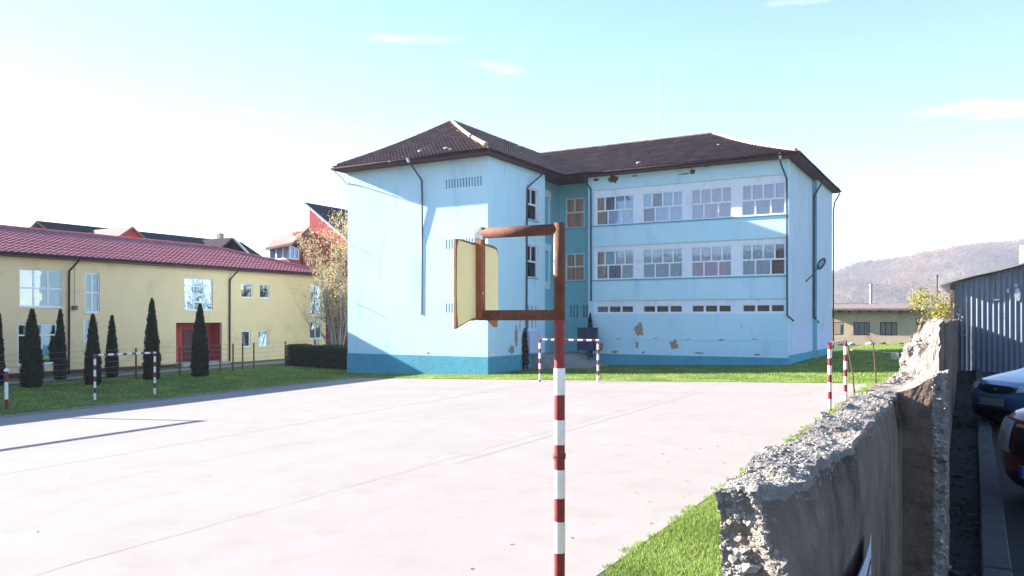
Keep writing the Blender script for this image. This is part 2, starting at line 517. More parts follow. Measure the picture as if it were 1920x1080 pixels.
# ================================================================== BUILDING TOOLS
def panel_wall(F, a0, a1, z0, z1, holes, depth, m, name='wall', parent=None, reveal=None):
    """wall sheet in frame F with real openings (a0,a1,z0,z1) and reveals of the given depth"""
    mb = MB()
    As = sorted({round(v, 4) for h in holes for v in h[:2]} | {a0, a1})
    Zs = sorted({round(v, 4) for h in holes for v in h[2:4]} | {z0, z1})
    hs = [tuple(round(v, 4) for v in h) for h in holes]
    for i in range(len(As) - 1):
        # merge cells upward where no hole interrupts
        zstart = None
        ca = (As[i] + As[i + 1]) / 2
        for j in range(len(Zs) - 1):
            cz = (Zs[j] + Zs[j + 1]) / 2
            hole = any(h[0] < ca < h[1] and h[2] < cz < h[3] for h in hs)
            if not hole and zstart is None: zstart = Zs[j]
            if hole and zstart is not None:
                mb.quad(F(As[i], 0, zstart), F(As[i + 1], 0, zstart), F(As[i + 1], 0, Zs[j]), F(As[i], 0, Zs[j])); zstart = None
        if zstart is not None:
            mb.quad(F(As[i], 0, zstart), F(As[i + 1], 0, zstart), F(As[i + 1], 0, Zs[-1]), F(As[i], 0, Zs[-1]))
    for h in hs:
        A0, A1, Z0, Z1 = h
        mb.quad(F(A0, 0, Z0), F(A0, 0, Z1), F(A0, -depth, Z1), F(A0, -depth, Z0), 1)
        mb.quad(F(A1, 0, Z1), F(A1, 0, Z0), F(A1, -depth, Z0), F(A1, -depth, Z1), 1)
        mb.quad(F(A0, 0, Z1), F(A1, 0, Z1), F(A1, -depth, Z1), F(A0, -depth, Z1), 1)
        mb.quad(F(A1, 0, Z0), F(A0, 0, Z0), F(A0, -depth, Z0), F(A1, -depth, Z0), 1)
    return mb.build(name, [m, reveal or m], parent, recalc=False)


def curtain_mesh(F, a0, a1, h, z0, z1):
    mb = MB()
    n = max(4, int((a1 - a0) / .07))
    prev = None
    for i in range(n + 1):
        a = a0 + (a1 - a0) * i / n
        hh = h + .025 * math.sin(i * 1.9) + random.uniform(-.008, .008)
        cur = (F(a, hh, z0), F(a, hh, z1))
        if prev: mb.quad(prev[0], cur[0], cur[1], prev[1])
        prev = cur
    return mb


def window(parent, F, a0, a1, z0, z1, rows, dep, fw=.055, mul=.05, glass='glass', curtains=None, sill=None, frame_m='frame', room=True, shadow_d=.35):
    """rows: list of (zfraction_low, zfraction_high, [split fractions]); the window frame is the part, panes its sub-parts"""
    mb = MB()
    h0, h1 = -dep - .035, -dep + .035
    mb.fbox(F, a0, a0 + fw, h0, h1, z0, z1); mb.fbox(F, a1 - fw, a1, h0, h1, z0, z1)
    mb.fbox(F, a0 + fw, a1 - fw, h0, h1, z0, z0 + fw); mb.fbox(F, a0 + fw, a1 - fw, h0, h1, z1 - fw, z1)
    cells = []
    H = z1 - z0; Wd = a1 - a0
    for ri, (f0, f1, sp) in enumerate(rows):
        zl = z0 + fw if f0 <= 0 else z0 + H * f0 + mul / 2
        zh = z1 - fw if f1 >= 1 else z0 + H * f1 - mul / 2
        if f1 < 1:
            mb.fbox(F, a0 + fw, a1 - fw, h0 + .004, h1 - .004, zh, zh + mul)
        cuts = [0] + list(sp) + [1]
        for ci in range(len(cuts) - 1):
            al = a0 + fw if cuts[ci] <= 0 else a0 + Wd * cuts[ci] + mul / 2
            ah = a1 - fw if cuts[ci + 1] >= 1 else a0 + Wd * cuts[ci + 1] - mul / 2
            if cuts[ci + 1] < 1:
                mb.fbox(F, ah, ah + mul, h0 + .006, h1 - .006, zl, zh)
            cells.append((ri, ci, al, ah, zl, zh))
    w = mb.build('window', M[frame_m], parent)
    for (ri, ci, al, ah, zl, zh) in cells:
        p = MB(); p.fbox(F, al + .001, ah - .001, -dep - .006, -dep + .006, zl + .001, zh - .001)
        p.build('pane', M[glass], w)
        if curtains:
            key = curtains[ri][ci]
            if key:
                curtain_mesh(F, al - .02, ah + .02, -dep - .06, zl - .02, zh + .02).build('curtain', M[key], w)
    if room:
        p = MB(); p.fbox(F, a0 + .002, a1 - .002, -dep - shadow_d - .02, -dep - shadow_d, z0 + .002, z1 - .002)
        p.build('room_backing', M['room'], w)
    if sill:
        p = MB(); p.fbox(F, a0 - .06, a1 + .06, -dep + .037, .07, z0 - .05, z0 - .003)
        p.build('sill', M[sill], w)
    return w


def tile_plane(mb, eL, eR, rR, rL, course=.34, pitch=.26, amp=.034, step=.045, sag=.16, rough=.03, off=.03):
    """rows of overlapping curved tiles over the slope eL-eR (eaves) to rL-rR (ridge)"""
    eL, eR, rL, rR = map(Vector, (eL, eR, rL, rR))
    e = (eR - eL).normalized()
    N = e.cross(((rL + rR) / 2 - (eL + eR) / 2)).normalized()
    if N.z < 0: N = -N
    sl = ((rL + rR) / 2 - (eL + eR) / 2); L = (sl - e * sl.dot(e)).length
    n = max(2, int(L / course))
    S = lambda p: (p - eL).dot(e)
    for i in range(n):
        t0, t1 = max(0, (i - .06) / n), (i + 1) / n
        l0, r0 = eL.lerp(rL, t0), eR.lerp(rR, t0)
        l1, r1 = eL.lerp(rL, t1), eR.lerp(rR, t1)
        s_lo, s_hi = min(S(l0), S(l1)), max(S(r0), S(r1))
        k0, k1 = int(math.floor(s_lo / (pitch / 4))), int(math.ceil(s_hi / (pitch / 4)))
        prev = None
        jr = random.uniform(-.006, .006)
        for k in range(k0, k1 + 1):
            s = k * pitch / 4
            wv = amp * math.sin(2 * math.pi * s / pitch)
            def pt(l, r, t, lift):
                sl_, sr_ = S(l), S(r)
                ss = min(max(s, sl_), sr_)
                f = (ss - sl_) / (sr_ - sl_) if sr_ - sl_ > 1e-6 else 0
                p = l.lerp(r, f)
                u = rough * noise.noise(Vector((p.x * .5, p.y * .5, 1.7)))
                return p + N * (lift + wv + off) + Vector((0, 0, -sag * math.sin(math.pi * t) + u + jr))
            a, b = pt(l0, r0, t0, step), pt(l1, r1, t1, 0)
            if prev: mb.quad(prev[0], a, b, prev[1])
            prev = (a, b)


def ridge_tiles(parent, p0, p1, m, n=None, r=.13, L=.42, sag=0, name='ridge_tile', lift=.05):
    """separate half-round caps laid along a hip or ridge"""
    p0, p1 = Vector(p0), Vector(p1)
    n = n or max(2, int((p1 - p0).length / L))
    for i in range(n):
        if random.random() < .03: continue
        t0, t1 = i / n, (i + 1.12) / n
        a = p0.lerp(p1, t0) + Vector((0, 0, lift - sag * math.sin(math.pi * t0)))
        b = p0.lerp(p1, min(t1, 1)) + Vector((0, 0, lift - sag * math.sin(math.pi * min(t1, 1))))
        mb = MB()
        mb.tube([a, b], [r * random.uniform(.95, 1.12), r * .86], 7)
        mb.build(name, m, parent, smooth=False)


def downpipe(parent, pts, r=.055, m='pipe', brackets=True):
    mb = MB(); mb.tube(pts, r, 8)
    p = mb.build('downpipe', M[m], parent, smooth=True)
    return p


def patch_poly(parent, F, a, z, w, h, m='peel', name='bare_plaster_patch', n=44, prom=.004, seed=0):
    """irregular patch where the paint has come off"""
    rr = random.Random(seed)
    mb = MB()
    ring = []
    for i in range(n):
        th = 2 * math.pi * i / n
        k = .72 + .34 * noise.noise(Vector((math.cos(th) * 1.6 + seed * 3.1, math.sin(th) * 1.6, seed))) + .22 * noise.noise(Vector((math.cos(th) * 5 + seed, math.sin(th) * 5, 9))) + rr.uniform(-.05, .05)
        ring.append((a + w / 2 * k * math.cos(th), z + h / 2 * k * math.sin(th)))
    vs = [F(x, prom, y) for x, y in ring] + [F(x, -.02, y) for x, y in ring]
    fs = [tuple(range(n))] + [(i, (i + 1) % n, n + (i + 1) % n, n + i) for i in range(n)]
    mb.add(vs, fs)
    return mb.build(name, M[m], parent)


# ================================================================== BLUE SCHOOL
Z0 = -1.6                       # foot of walls below ground
ZT = E + 9.43                   # top of walls
school = empty('school_building', (-22, 48, gz(-22, 48)), 'large light blue three storey school with brown hipped tile roof and peeling paint', 'building')
XL, XR, YF = -34.9, -24.3, 39.3
F_lwf = frame(XL, YF, (1, 0), (0, -1))
F_lws = frame(XR, YF, (0, 1), (1, 0))
F_rec = frame(-25.3, 46.4, (0, 1), (1, 0))
F_rcw = frame(-25.3, 50.5, (1, 0), (0, -1))
F_rbf = frame(-22.3, 48.8, (1, 0), (0, -1))
F_rbs = frame(-9.44, 48.8, (0, 1), (1, 0))
F_rb2 = frame(-9.16, 57.0, (0, 1), (1, 0))

# left wing, front: three rows of narrow vent slits
slits = []
for (zt, zb) in ((8.29, 7.75), (4.73, 4.16), (.92, .38)):
    for i in range(13):
        a = -27.2 - XL + i * (2.42 / 12)
        slits.append((a - .045, a + .045, E + zb, E + zt))
panel_wall(F_lwf, 0, XR - XL, Z0, ZT, slits, .14, M['blue'], 'wall', school)
for s in slits:
    mb = MB(); mb.fbox(F_lwf, s[0] + .002, s[1] - .002, -.16, -.13, s[2] + .002, s[3] - .002)
    mb.build('vent_slit', M['slit'], school)
# left wing, right side
WS = [(4.55, 6.1, E + 6.25, E + 8.3), (4.55, 6.1, E + 2.6, E + 4.7)]
WSl = [(4.75, 4.93, E - .62, E + .85), (5.25, 5.45, E - .62, E + .85), (5.75, 5.95, E - .62, E + .85)]
panel_wall(F_lws, 0, 7.1, Z0, ZT, WS + WSl, .22, M['blue'], 'wall', school, M['white'])
for (a0, a1, z0, z1) in WS:
    window(school, F_lws, a0 + .003, a1 - .003, z0 + .003, z1 - .003, [(0, .5, []), (.5, 1, [.5])], .12, fw=.09, mul=.11, sill='plinth')
    mb = MB()
    mb.fbox(F_lws, a0 - .16, a0, 0, .03, z0, z1 + .14); mb.fbox(F_lws, a1, a1 + .2, 0, .03, z0, z1 + .14); mb.fbox(F_lws, a0, a1, 0, .03, z1, z1 + .14)
    mb.build('window_surround', M['white'], school)
for (a0, a1, z0, z1) in WSl:
    mb = MB(); mb.fbox(F_lws, a0 + .002, a1 - .002, -.24, -.2, z0 + .002, z1 - .002); mb.build('vent_slit', M['slit'], school)
# jog + recess
panel_wall(frame(-24.3, 46.4, (-1, 0), (0, 1)), 0, 1.0, Z0, ZT, [], .1, M['blue'], 'wall', school)
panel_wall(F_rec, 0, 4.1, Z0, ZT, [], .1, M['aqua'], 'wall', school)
for (z0, z1) in ((E + 5.7, E + 8.3), (E + 2.05, E + 4.65)):      # tall stair windows blinded with pale panels
    mb = MB()
    mb.fbox(F_rec, .35, 2.6, .0, .05, z0, z0 + .5); mb.fbox(F_rec, .35, .55, 0, .05, z0 + .5, z1); mb.fbox(F_rec, 2.4, 2.6, 0, .05, z0 + .5, z1)
    mb.fbox(F_rec, .35, 2.6, 0, .12, z1, z1 + .45)
    mb.build('blind_window_surround', M['band'], school)
RW = [(.47, 1.95, E + 6.33, E + 8.44), (.5, 1.95, E + 2.64, E + 4.58)]
RWs = [(.85 + i * .24 + (.28 if i > 2 else 0), .95 + i * .24 + (.28 if i > 2 else 0), E + .1, E + .97) for i in range(5)]
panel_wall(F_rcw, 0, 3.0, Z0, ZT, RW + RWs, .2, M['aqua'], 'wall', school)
for (a0, a1, z0, z1) in RW:
    window(school, F_rcw, a0 + .003, a1 - .003, z0 + .003, z1 - .003, [(0, .52, []), (.52, 1, [.48])], .08, fw=.09, mul=.12, sill='plinth', glass='glass_d',
           curtains=[['cur_brown'], ['cur_brown', 'cur_brown']])
for (a0, a1, z0, z1) in RWs:
    mb = MB(); mb.fbox(F_rcw, a0 + .002, a1 - .002, -.22, -.18, z0 + .002, z1 - .002); mb.build('vent_slit', M['slit'], school)
panel_wall(frame(-22.3, 50.5, (0, -1), (-1, 0)), 0, 1.7, Z0, ZT, [], .1, M['blue'], 'wall', school)
# right block front with three recessed white window bands
LB = -9.44 + 22.3
BANDS = [(.42, LB - .12, E + 6.17, E + 8.53), (.42, LB - .12, E + 2.58, E + 4.80), (.42, LB - .12, E + .34, E + 1.21)]
panel_wall(F_rbf, 0, LB, Z0, ZT, BANDS, .10, M['blue'], 'wall', school)
bays = [(-21.75, -19.08), (-18.5, -15.82), (-15.3, -12.75), (-12.17, -9.62)]
bays = [(a + 22.3, b + 22.3) for a, b in bays]
F_band = frame(-22.3, 48.9, (1, 0), (0, -1))
cw, ca, cp, cb, cl = 'cur_white', 'cur_aqua', 'cur_pink', 'cur_brown', 'cur_plum'
CUR = {(0, 0): [[cb, cw, cw], [cb, cl, cw, cw]], (0, 1): [[cl, cw, cw], [cw, cl, cw, cw]], (0, 2): [[cp, cp, cp], [cp, cp, cp, cp]], (0, 3): [[cp, cp, cp], [cp, cp, cp, cp]],
       (1, 0): [[cb, cl, ca], [cb, ca, cw, ca]], (1, 1): [[ca, ca, ca], [ca, ca, ca, ca]], (1, 2): [[cp, cp, cp], [cw, cp, cw, cw]], (1, 3): [[ca, ca, None], [ca, ca, ca, None]]}
for fl, (ba0, ba1, bz0, bz1) in enumerate(BANDS):
    hs = []
    for a, b in bays:
        if fl < 2: hs.append((a, b, bz0 + .02, bz0 + 1.93))
        else: hs.append((a + .04, b - .04, bz0 + .06, bz0 + .53))
    panel_wall(F_band, ba0, ba1, bz0, bz1, hs, .24, M['band'], 'window_band', school)
    for bi, (a0, a1, z0, z1) in enumerate(hs):
        if fl < 2:
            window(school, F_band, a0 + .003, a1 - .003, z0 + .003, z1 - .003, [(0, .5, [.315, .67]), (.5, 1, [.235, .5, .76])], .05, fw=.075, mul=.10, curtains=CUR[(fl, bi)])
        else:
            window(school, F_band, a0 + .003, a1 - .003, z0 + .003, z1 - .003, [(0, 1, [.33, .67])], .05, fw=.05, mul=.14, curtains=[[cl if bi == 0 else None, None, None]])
    mb = MB(); mb.fbox(F_rbf, ba0 - .12, ba1 + .03, -.09, .08, bz0 - .055, bz0 - .004)
    if fl < 2: mb.build('sill_ledge', M['plinth'], school)
mb = MB(); mb.fbox(F_rbf, .3, LB - .1, 0, .025, E - 1.30, E - 1.24); mb.build('string_course', M['blue'], school)
# right block, right side
panel_wall(F_rbs, 0, 8.2, Z0, ZT, [], .1, M['pale'], 'wall', school)
mb = MB(); mb.fbox(F_rbs, 0, .35, .0, .012, E - 1.9, ZT - .02); mb.build('corner_strip', M['blue'], school)
panel_wall(frame(-9.44, 57.0, (1, 0), (0, -1)), 0, .28, Z0, ZT, [], .1, M['aqua'], 'wall', school)
panel_wall(F_rb2, 0, 6.6, Z0, ZT, [], .1, M['pale'], 'wall', school)
mb = MB(); mb.fbox(F_rbs, 1.0, 8.18, 0, .008, E - 2.1, E - .55); mb.build('repainted_patch', M['lilac'], school)
mb = MB(); mb.fbox(F_rb2, .01, 6.55, 0, .008, E - 2.1, E - .75); mb.build('repainted_patch', M['lilac'], school)
panel_wall(frame(-9.16, 63.6, (-1, 0), (0, 1)), 0, 25.74, Z0, ZT, [], .1, M['blue'], 'wall', school)
panel_wall(frame(XL, 63.6, (0, -1), (-1, 0)), 0, 24.3, Z0, ZT, [], .1, M['blue'], 'wall', school)
# plinths, slightly proud
PZ = E - 2.2
mb = MB()
mb.fbox(F_lwf, -.03, XR - XL + .03, .002, .035, Z0, PZ)
mb.fbox(F_lws, .002, 7.1, .002, .035, Z0, PZ)
mb.fbox(F_rcw, .0, 3.0, .002, .03, Z0, PZ - .1)
mb.fbox(F_rec, .0, 4.1, .002, .03, Z0, PZ - .1)
mb.fbox(F_rbf, .0, LB + .03, .002, .035, Z0, PZ - .1)
mb.fbox(F_rbs, .002, 8.2, .002, .035, Z0, PZ + .04)
mb.fbox(F_rb2, .002, 6.6, .002, .035, Z0, PZ + .1)
mb.build('plinth', M['plinth'], school)

# roof: an L of two hipped wings
ZE, ZR = E + 9.60, E + 13.1
xl, xr, yf, yb, xe, ye = XL - .45, XR + .6, YF - .95, 48.0, -8.7, 64.25
Aap, Jap, Bap = (-30.0, 44.0, ZR), (-30.0, 56.2, ZR), (-16.0, 56.2, ZR)
planes = [((xl, yf, ZE), (xr, yf, ZE), Aap, Aap), ((xr, yf, ZE), (xr, yb, ZE), Jap, Aap), ((xr, yb, ZE), (xe, yb, ZE), Bap, Jap),
          ((xe, yb, ZE), (xe, ye, ZE), Bap, Bap), ((xe, ye, ZE), (xl, ye, ZE), Jap, Bap), ((xl, ye, ZE), (xl, yf, ZE), Aap, Jap)]
mb = MB()
for p in planes:     # closed deck under the tiles (sagging with them)
    eL, eR, rR, rL = map(Vector, p)
    n = 8
    for i in range(n):
        t0, t1 = i / n, (i + 1) / n
        q = [eL.lerp(rL, t0), eR.lerp(rR, t0), eR.lerp(rR, t1), eL.lerp(rL, t1)]
        for k, t in zip(range(4), (t0, t0, t1, t1)): q[k].z -= .16 * math.sin(math.pi * t) + .05
        mb.quad(*q)
outer = [(xl, yf), (xr, yf), (xr, yb), (xe, yb), (xe, ye), (xl, ye)]
roof = mb.build('roof', M['gutter'], school, recalc=False)
mb = MB()
for p in planes: tile_plane(mb, *p)
t_ = mb.build('roof_tile_courses', M['tile'], roof, recalc=False, smooth=False); t_['kind'] = 'stuff'
mb = MB()     # soffit ring and fascia boards
ZS = ZE - .16
inner = [(XL + .05, YF + .05), (XR - .05, YF + .05), (XR - .05, 48.85), (-9.5, 48.85), (-9.5, 63.55), (XL + .05, 63.55)]
for i in range(6):
    j = (i + 1) % 6
    mb.quad((*outer[i], ZS), (*outer[j], ZS), (*inner[j], ZS - .02), (*inner[i], ZS - .02))
mb.quad((-25.4, 46, ZS - .03), (XR, 46, ZS - .03), (XR, 50.6, ZS - .03), (-25.4, 50.6, ZS - .03))
mb.quad((XR, 48.8, ZS - .035), (-22, 48.8, ZS - .035), (-22, 50.6, ZS - .035), (XR, 50.6, ZS - .035))
mb.build('soffit', M['soffit'], roof, recalc=False)
mb = MB()
for i in range(6):
    j = (i + 1) % 6
    a, b = Vector(outer[i]), Vector(outer[j])
    mb.quad((a.x, a.y, ZS), (b.x, b.y, ZS), (b.x, b.y, ZE + .02), (a.x, a.y, ZE + .02))
mb.build('fascia', M['soffit'], roof, recalc=False)
for i, g in ((0, None), (1, None), (2, None), (3, None), (5, None)):
    j = (i + 1) % 6
    a, b = Vector(outer[i]), Vector(outer[j])
    d = (b - a).normalized(); nrm = Vector((d.y, -d.x)) * .07
    mb = MB(); mb.tube([(a.x + nrm.x, a.y + nrm.y, ZE - .05), (b.x + nrm.x, b.y + nrm.y, ZE - .06)], .06, 8); mb.build('gutter', M['gutter'], roof, smooth=True)
ridge_tiles(roof, (xr - .35, yf + .35, ZE + .3), Aap, M['ridge'], sag=.14)
ridge_tiles(roof, (xl + .2, yf + .2, ZE + .15), Aap, M['tile'], sag=.14, r=.10)
ridge_tiles(roof, Aap, Jap, M['tile'], r=.11)
ridge_tiles(roof, Jap, Bap, M['tile'], r=.10)
ridge_tiles(roof, (xe - .2, yb + .2, ZE + .12), Bap, M['ridge'], sag=.14, r=.12)
ridge_tiles(roof, (xe - .1, ye - .1, ZE + .12), Bap, M['tile'], sag=.14, r=.1)
def mortar_lump(x, y, z, s, seed):
    rr = random.Random(seed); mb = MB()
    bm = bmesh.new(); bmesh.ops.create_icosphere(bm, subdivisions=1, radius=s)
    mb.add([(v.co.x * rr.uniform(.8, 1.8) + x, v.co.y * rr.uniform(.7, 1.2) + y, v.co.z * rr.uniform(.5, .9) + z) for v in bm.verts], [[v.index for v in f.verts] for f in bm.faces])
    bm.free(); mb.build('broken_tile', M['ridge'], roof)
def roof_pt(pi, px, py):        # measured point on a roof slope
    eL, eR, rR, rL = map(Vector, planes[pi])
    n = (eR - eL).cross((rL + rR) / 2 - eL).normalized()
    r = Vector(ray(px, py)); o = Vector((0, 0, E))
    return o + r * ((eL - o).dot(n) / r.dot(n))
for i, (pi, px, py, s) in enumerate([(0, 789, 284, .16), (0, 837, 279, .18), (0, 845, 281, .12), (0, 858, 246, .07), (0, 730, 304, .06), (1, 975, 288, .10), (1, 1055, 326, .08), (2, 1197, 306, .16), (2, 1120, 322, .1), (2, 1347, 272, .07)]):
    q = roof_pt(pi, px, py); mortar_lump(q.x, q.y, q.z + .02, s, i)
# downpipes
downpipe(school, [(-29.25, YF - .96, E + 9.5), (-29.2, YF - .75, E + 9.2), (-28.92, YF - .13, E + 8.4), (-28.9, YF - .12, E + 7.5), (-28.95, YF - .04, E + 5.4), (-28.97, YF - .012, E + 4.6), (-29.0, YF - .008, E + .26)], [.05, .05, .05, .05, .045, .034, .034])
mb = MB(); mb.tube([(-29.25, YF - 1.03, E + 9.62), (-29.25, YF - .98, E + 9.35)], [.13, .07], 8); mb.build('rain_hopper', M['zinc'], school)
downpipe(school, [(xr, YF + 5.9, E + 9.45), (xr - .1, YF + 5.6, E + 9.1), (XR + .12, YF + 4.55, E + 8.25), (XR + .1, YF + 4.5, E + 7), (XR + .1, YF + 4.45, E - 1.0), (XR + .1, YF + 4.2, E - 1.25), (XR + .09, YF + 4.2, E - 2.9)], .055)
downpipe(school, [(-22.3, 48.1, E + 9.45), (-22.25, 48.2, E + 9.2), (-22.05, 48.66, E + 8.6), (-22.05, 48.7, E + 1.2)], .055)
downpipe(school, [(-9.75, 48.0, E + 9.45), (-9.75, 48.15, E + 9.1), (-9.5, 48.66, E + 8.2), (-9.48, 48.69, E + .2), (-9.1, 48.6, E - .12)], .055)
mb = MB(); mb.tube([(-9.75, 48.02, E + 9.62), (-9.75, 48.05, E + 9.3)], [.12, .07], 8); mb.build('rain_hopper', M['zinc'], school)
downpipe(school, [(-8.75, 57.3, E + 9.45), (-8.85, 57.1, E + 9.2), (-9.3, 56.85, E + 8.3), (-9.33, 56.85, E + .15), (-9.1, 57.3, E - .25)], .06)
downpipe(school, [(-8.7, 64.2, E + 9.4), (-9.0, 63.75, E + 8.7), (-9.08, 63.68, E + 8), (-9.08, 63.68, E - 2.2)], .05)
downpipe(school, [(xl + .1, yf + .1, E + 9.4), (XL - .25, YF - .2, E + 9.0), (XL - .07, YF + .1, E + 8.6)], .03)
# damage to the plaster
for i, (px, py, w, h) in enumerate([(1199, 618, .9, 1.0), (1194, 646, .25, .6), (1264, 646, .75, .8), (1153, 660, .6, .25), (1206, 661, .3, .25), (1126, 650, .5, .75), (1353, 637, .5, .12), (1310, 662, .9, .14), (1420, 665, .6, .14), (1230, 634, .3, .1), (1290, 636, .7, .06), (1390, 610, .06, .4), (1415, 636, .5, .08), (1160, 635, .4, .12)]):
    q = ony(px, py, 48.8); patch_poly(school, F_rbf, q.x + 22.3, q.z, w, h, seed=i, prom=.03 if abs(py - 635) < 3 else .004)
for i, (px, py, w, h) in enumerate([(1150, 336, .9, .7), (1298, 322, .5, .45), (1283, 326, .9, .12), (1118, 337, .5, .3), (1190, 330, .6, .1), (1324, 312, .5, .1)]):
    q = ony(px, py, 48.8); patch_poly(school, F_rbf, q.x + 22.3, q.z, w, h, m='hole', name='eaves_damage', seed=50 + i)
for i, (px, py, w, h) in enumerate([(968, 630, .5, 1.9), (960, 655, .9, .7), (975, 610, .2, .9)]):
    q = onx(px, py, XR); patch_poly(school, F_lws, q.y - YF, q.z, w, h, seed=80 + i)
for i, (px, py, w, h, mm) in enumerate([(803, 662, .25, .2, 'peel'), (893, 640, .5, .25, 'blue'), (925, 664, .3, .15, 'peel'), (700, 470, .4, .1, 'blue')]):
    q = ony(px, py, YF); patch_poly(school, F_lwf, q.x - XL, q.z, w, h, m=mm, seed=90 + i)
q = onx(1487, 646, -9.44); patch_poly(school, F_rbs, q.y - 48.8, q.z, .9, .9, seed=120)
# old conduits on the front
mb = MB()
for (x0, y0, x1, y1) in [(666, 568, 685, 578), (685, 576, 727, 598), (657, 460, 697, 477)]:
    a, b = ony(x0, y0, YF), ony(x1, y1, YF); mb.tube([a + Vector((0, -.006, 0)), b + Vector((0, -.006, 0))], .012, 5)
mb.build('conduit', M['pipe'], school)
# small white cabinet by the door
mb = MB(); mb.fbox(F_lws, 4.5, 5.95, .04, .3, E - 2.16, E - .78); mb.fbox(F_lws, 4.55, 5.2, .3, .315, E - 2.1, E - .84); mb.fbox(F_lws, 5.25, 5.9, .3, .315, E - 2.1, E - .84)
cab = mb.build('meter_cabinet', M['cabinet'], origin=(-24.2, 44.5, 0.5)); tag(cab, 'pale lilac wall cabinet low on the school wing beside the downpipe', 'cabinet')
# antenna
b0 = Vector((-20.1, 56.2, ZR))
mb = MB(); mb.tube([b0 + Vector((0, 0, -.1)), b0 + Vector((0, 0, 3)), b0 + Vector((.02, 0, 5.0))], [.022, .018, .012], 6)
mb.tube([b0 + Vector((0, 0, 4.9)), b0 + Vector((0, 0, 5.2))], .035, 6)
an = mb.build('antenna_mast', M['white_post'], origin=b0); tag(an, 'thin white antenna mast standing on the school roof ridge', 'antenna')
# lamp on the right side wall
lp = empty('wall_lamp', (-9.3, 55.0, E + 2.6), 'grey street lamp on a bent arm fixed to the right end wall of the school', 'lamp')
mb = MB(); q0 = onx(1511, 528, -9.40); q1 = onx(1527, 503, -8.9)
mb.tube([q0, q0.lerp(q1, .5) + Vector((.15, 0, 0)), q1 + Vector((.3, 0, .15))], [.05, .045, .04], 6); mb.build('arm', M['lamp'], lp)
mb = MB(); c = q1 + Vector((.4, .1, .28)); dd = Vector((.25, .5, .75)).normalized(); sd = Vector((.9, -.3, -.1)).normalized(); nn = dd.cross(sd)
ring = [c + dd * (.42 * math.cos(t)) + sd * (.2 * math.sin(t)) for t in np.linspace(0, 2 * math.pi, 17)]
mb.tube(ring, .065, 6, cap=False); mb.build('lamp_head', M['lamp'], lp, smooth=True)
mb = MB(); mb.add([c + dd * (.36 * math.cos(t)) + sd * (.15 * math.sin(t)) for t in np.linspace(0, 2 * math.pi, 16, endpoint=False)], [tuple(range(16))]); mb.build('diffuser', M['lens'], lp)

# entrance steps and things in the recess
st = empty('entrance_stairs', (-22.6, 46.5, .3), 'grey concrete landing and steps in the shaded corner between the two school wings', 'stairs')
mb = MB(); mb.box(-25.25, -22.5, 44.6, 50.45, gz(-24, 46) - .2, E - 2.3); mb.build('landing', M['greywall'], st)
zb = gz(-21.5, 46)
for i in range(5):
    z1 = E - 2.3 - (i + 1) * ((E - 2.3 - zb) / 6)
    mb = MB(); mb.box(-22.5 + i * .34, -22.5 + (i + 1) * .34 - .004, 45.2, 48.6, zb - .2, z1); mb.build('step', M['greywall'], st)
nb = empty('navy_cabinet', (-21.7, 47.3, zb), 'dark navy cabinet on a post in front of the downpipe in the school corner', 'cabinet')
mb = MB(); mb.box(-22.35, -21.1, 47.2, 47.7, E - 2.05, E - .62); mb.box(-22.3, -21.75, 47.18, 47.2, E - 2.0, E - .67); mb.box(-21.7, -21.15, 47.18, 47.2, E - 2.0, E - .67); mb.box(-22.4, -21.05, 47.15, 47.75, E - .62, E - .56); mb.build('box', M['navy'], nb)
mb = MB(); mb.tube([(-21.6, 47.45, zb - .1), (-21.6, 47.45, E - 2.05)], .07, 6); mb.build('post', M['pipe'], nb)

def creeper(name, x, y, z0, z1, r0, r1, label, nrm=(0, -1)):
    t = empty(name, (x, y, z0), label, 'creeper')
    mb = MB()
    for k in range(7):
        pts = []; ph = random.uniform(0, 6)
        for i in range(9):
            f = i / 8
            pts.append((x + r0 * .5 * math.sin(ph + f * 5) * (1 - f), y - .06 + .05 * math.sin(ph * 2 + f * 4), z0 - .1 + (z1 - z0) * f * random.uniform(.97, 1.0)))
        mb.tube(pts, [.03 * (1 - f_ / 10) for f_ in range(9)], 5)
    mb.build('stem', M['bark'], t)
    n = 1500
    f = RNG.uniform(0, 1, n) ** .8
    rad = (r0 + (r1 - r0) * f) * np.clip((1 - f) * 6, 0, 1) * np.sqrt(RNG.uniform(.0, 1, n))
    th = RNG.uniform(0, 2 * np.pi, n)
    c = np.stack([x + rad * np.cos(th), y - .1 + .5 * rad * np.sin(th), z0 + (z1 - z0) * f], 1)
    np_quads('foliage', leaf_quads(c, .06), M['creeper'], t, RNG.uniform(0, 1, n))
creeper('dried_creeper', -22.0, 48.55, gz(-22, 48.5), E + .38, .22, .16, 'dark brown pointed dried creeper climbing below the middle downpipe of the school')
creeper('dried_creeper', -24.15, 43.5, gz(-24, 43.5), E - .6, .42, .1, 'brown dried creeper spreading at the foot of the left wing downpipe')
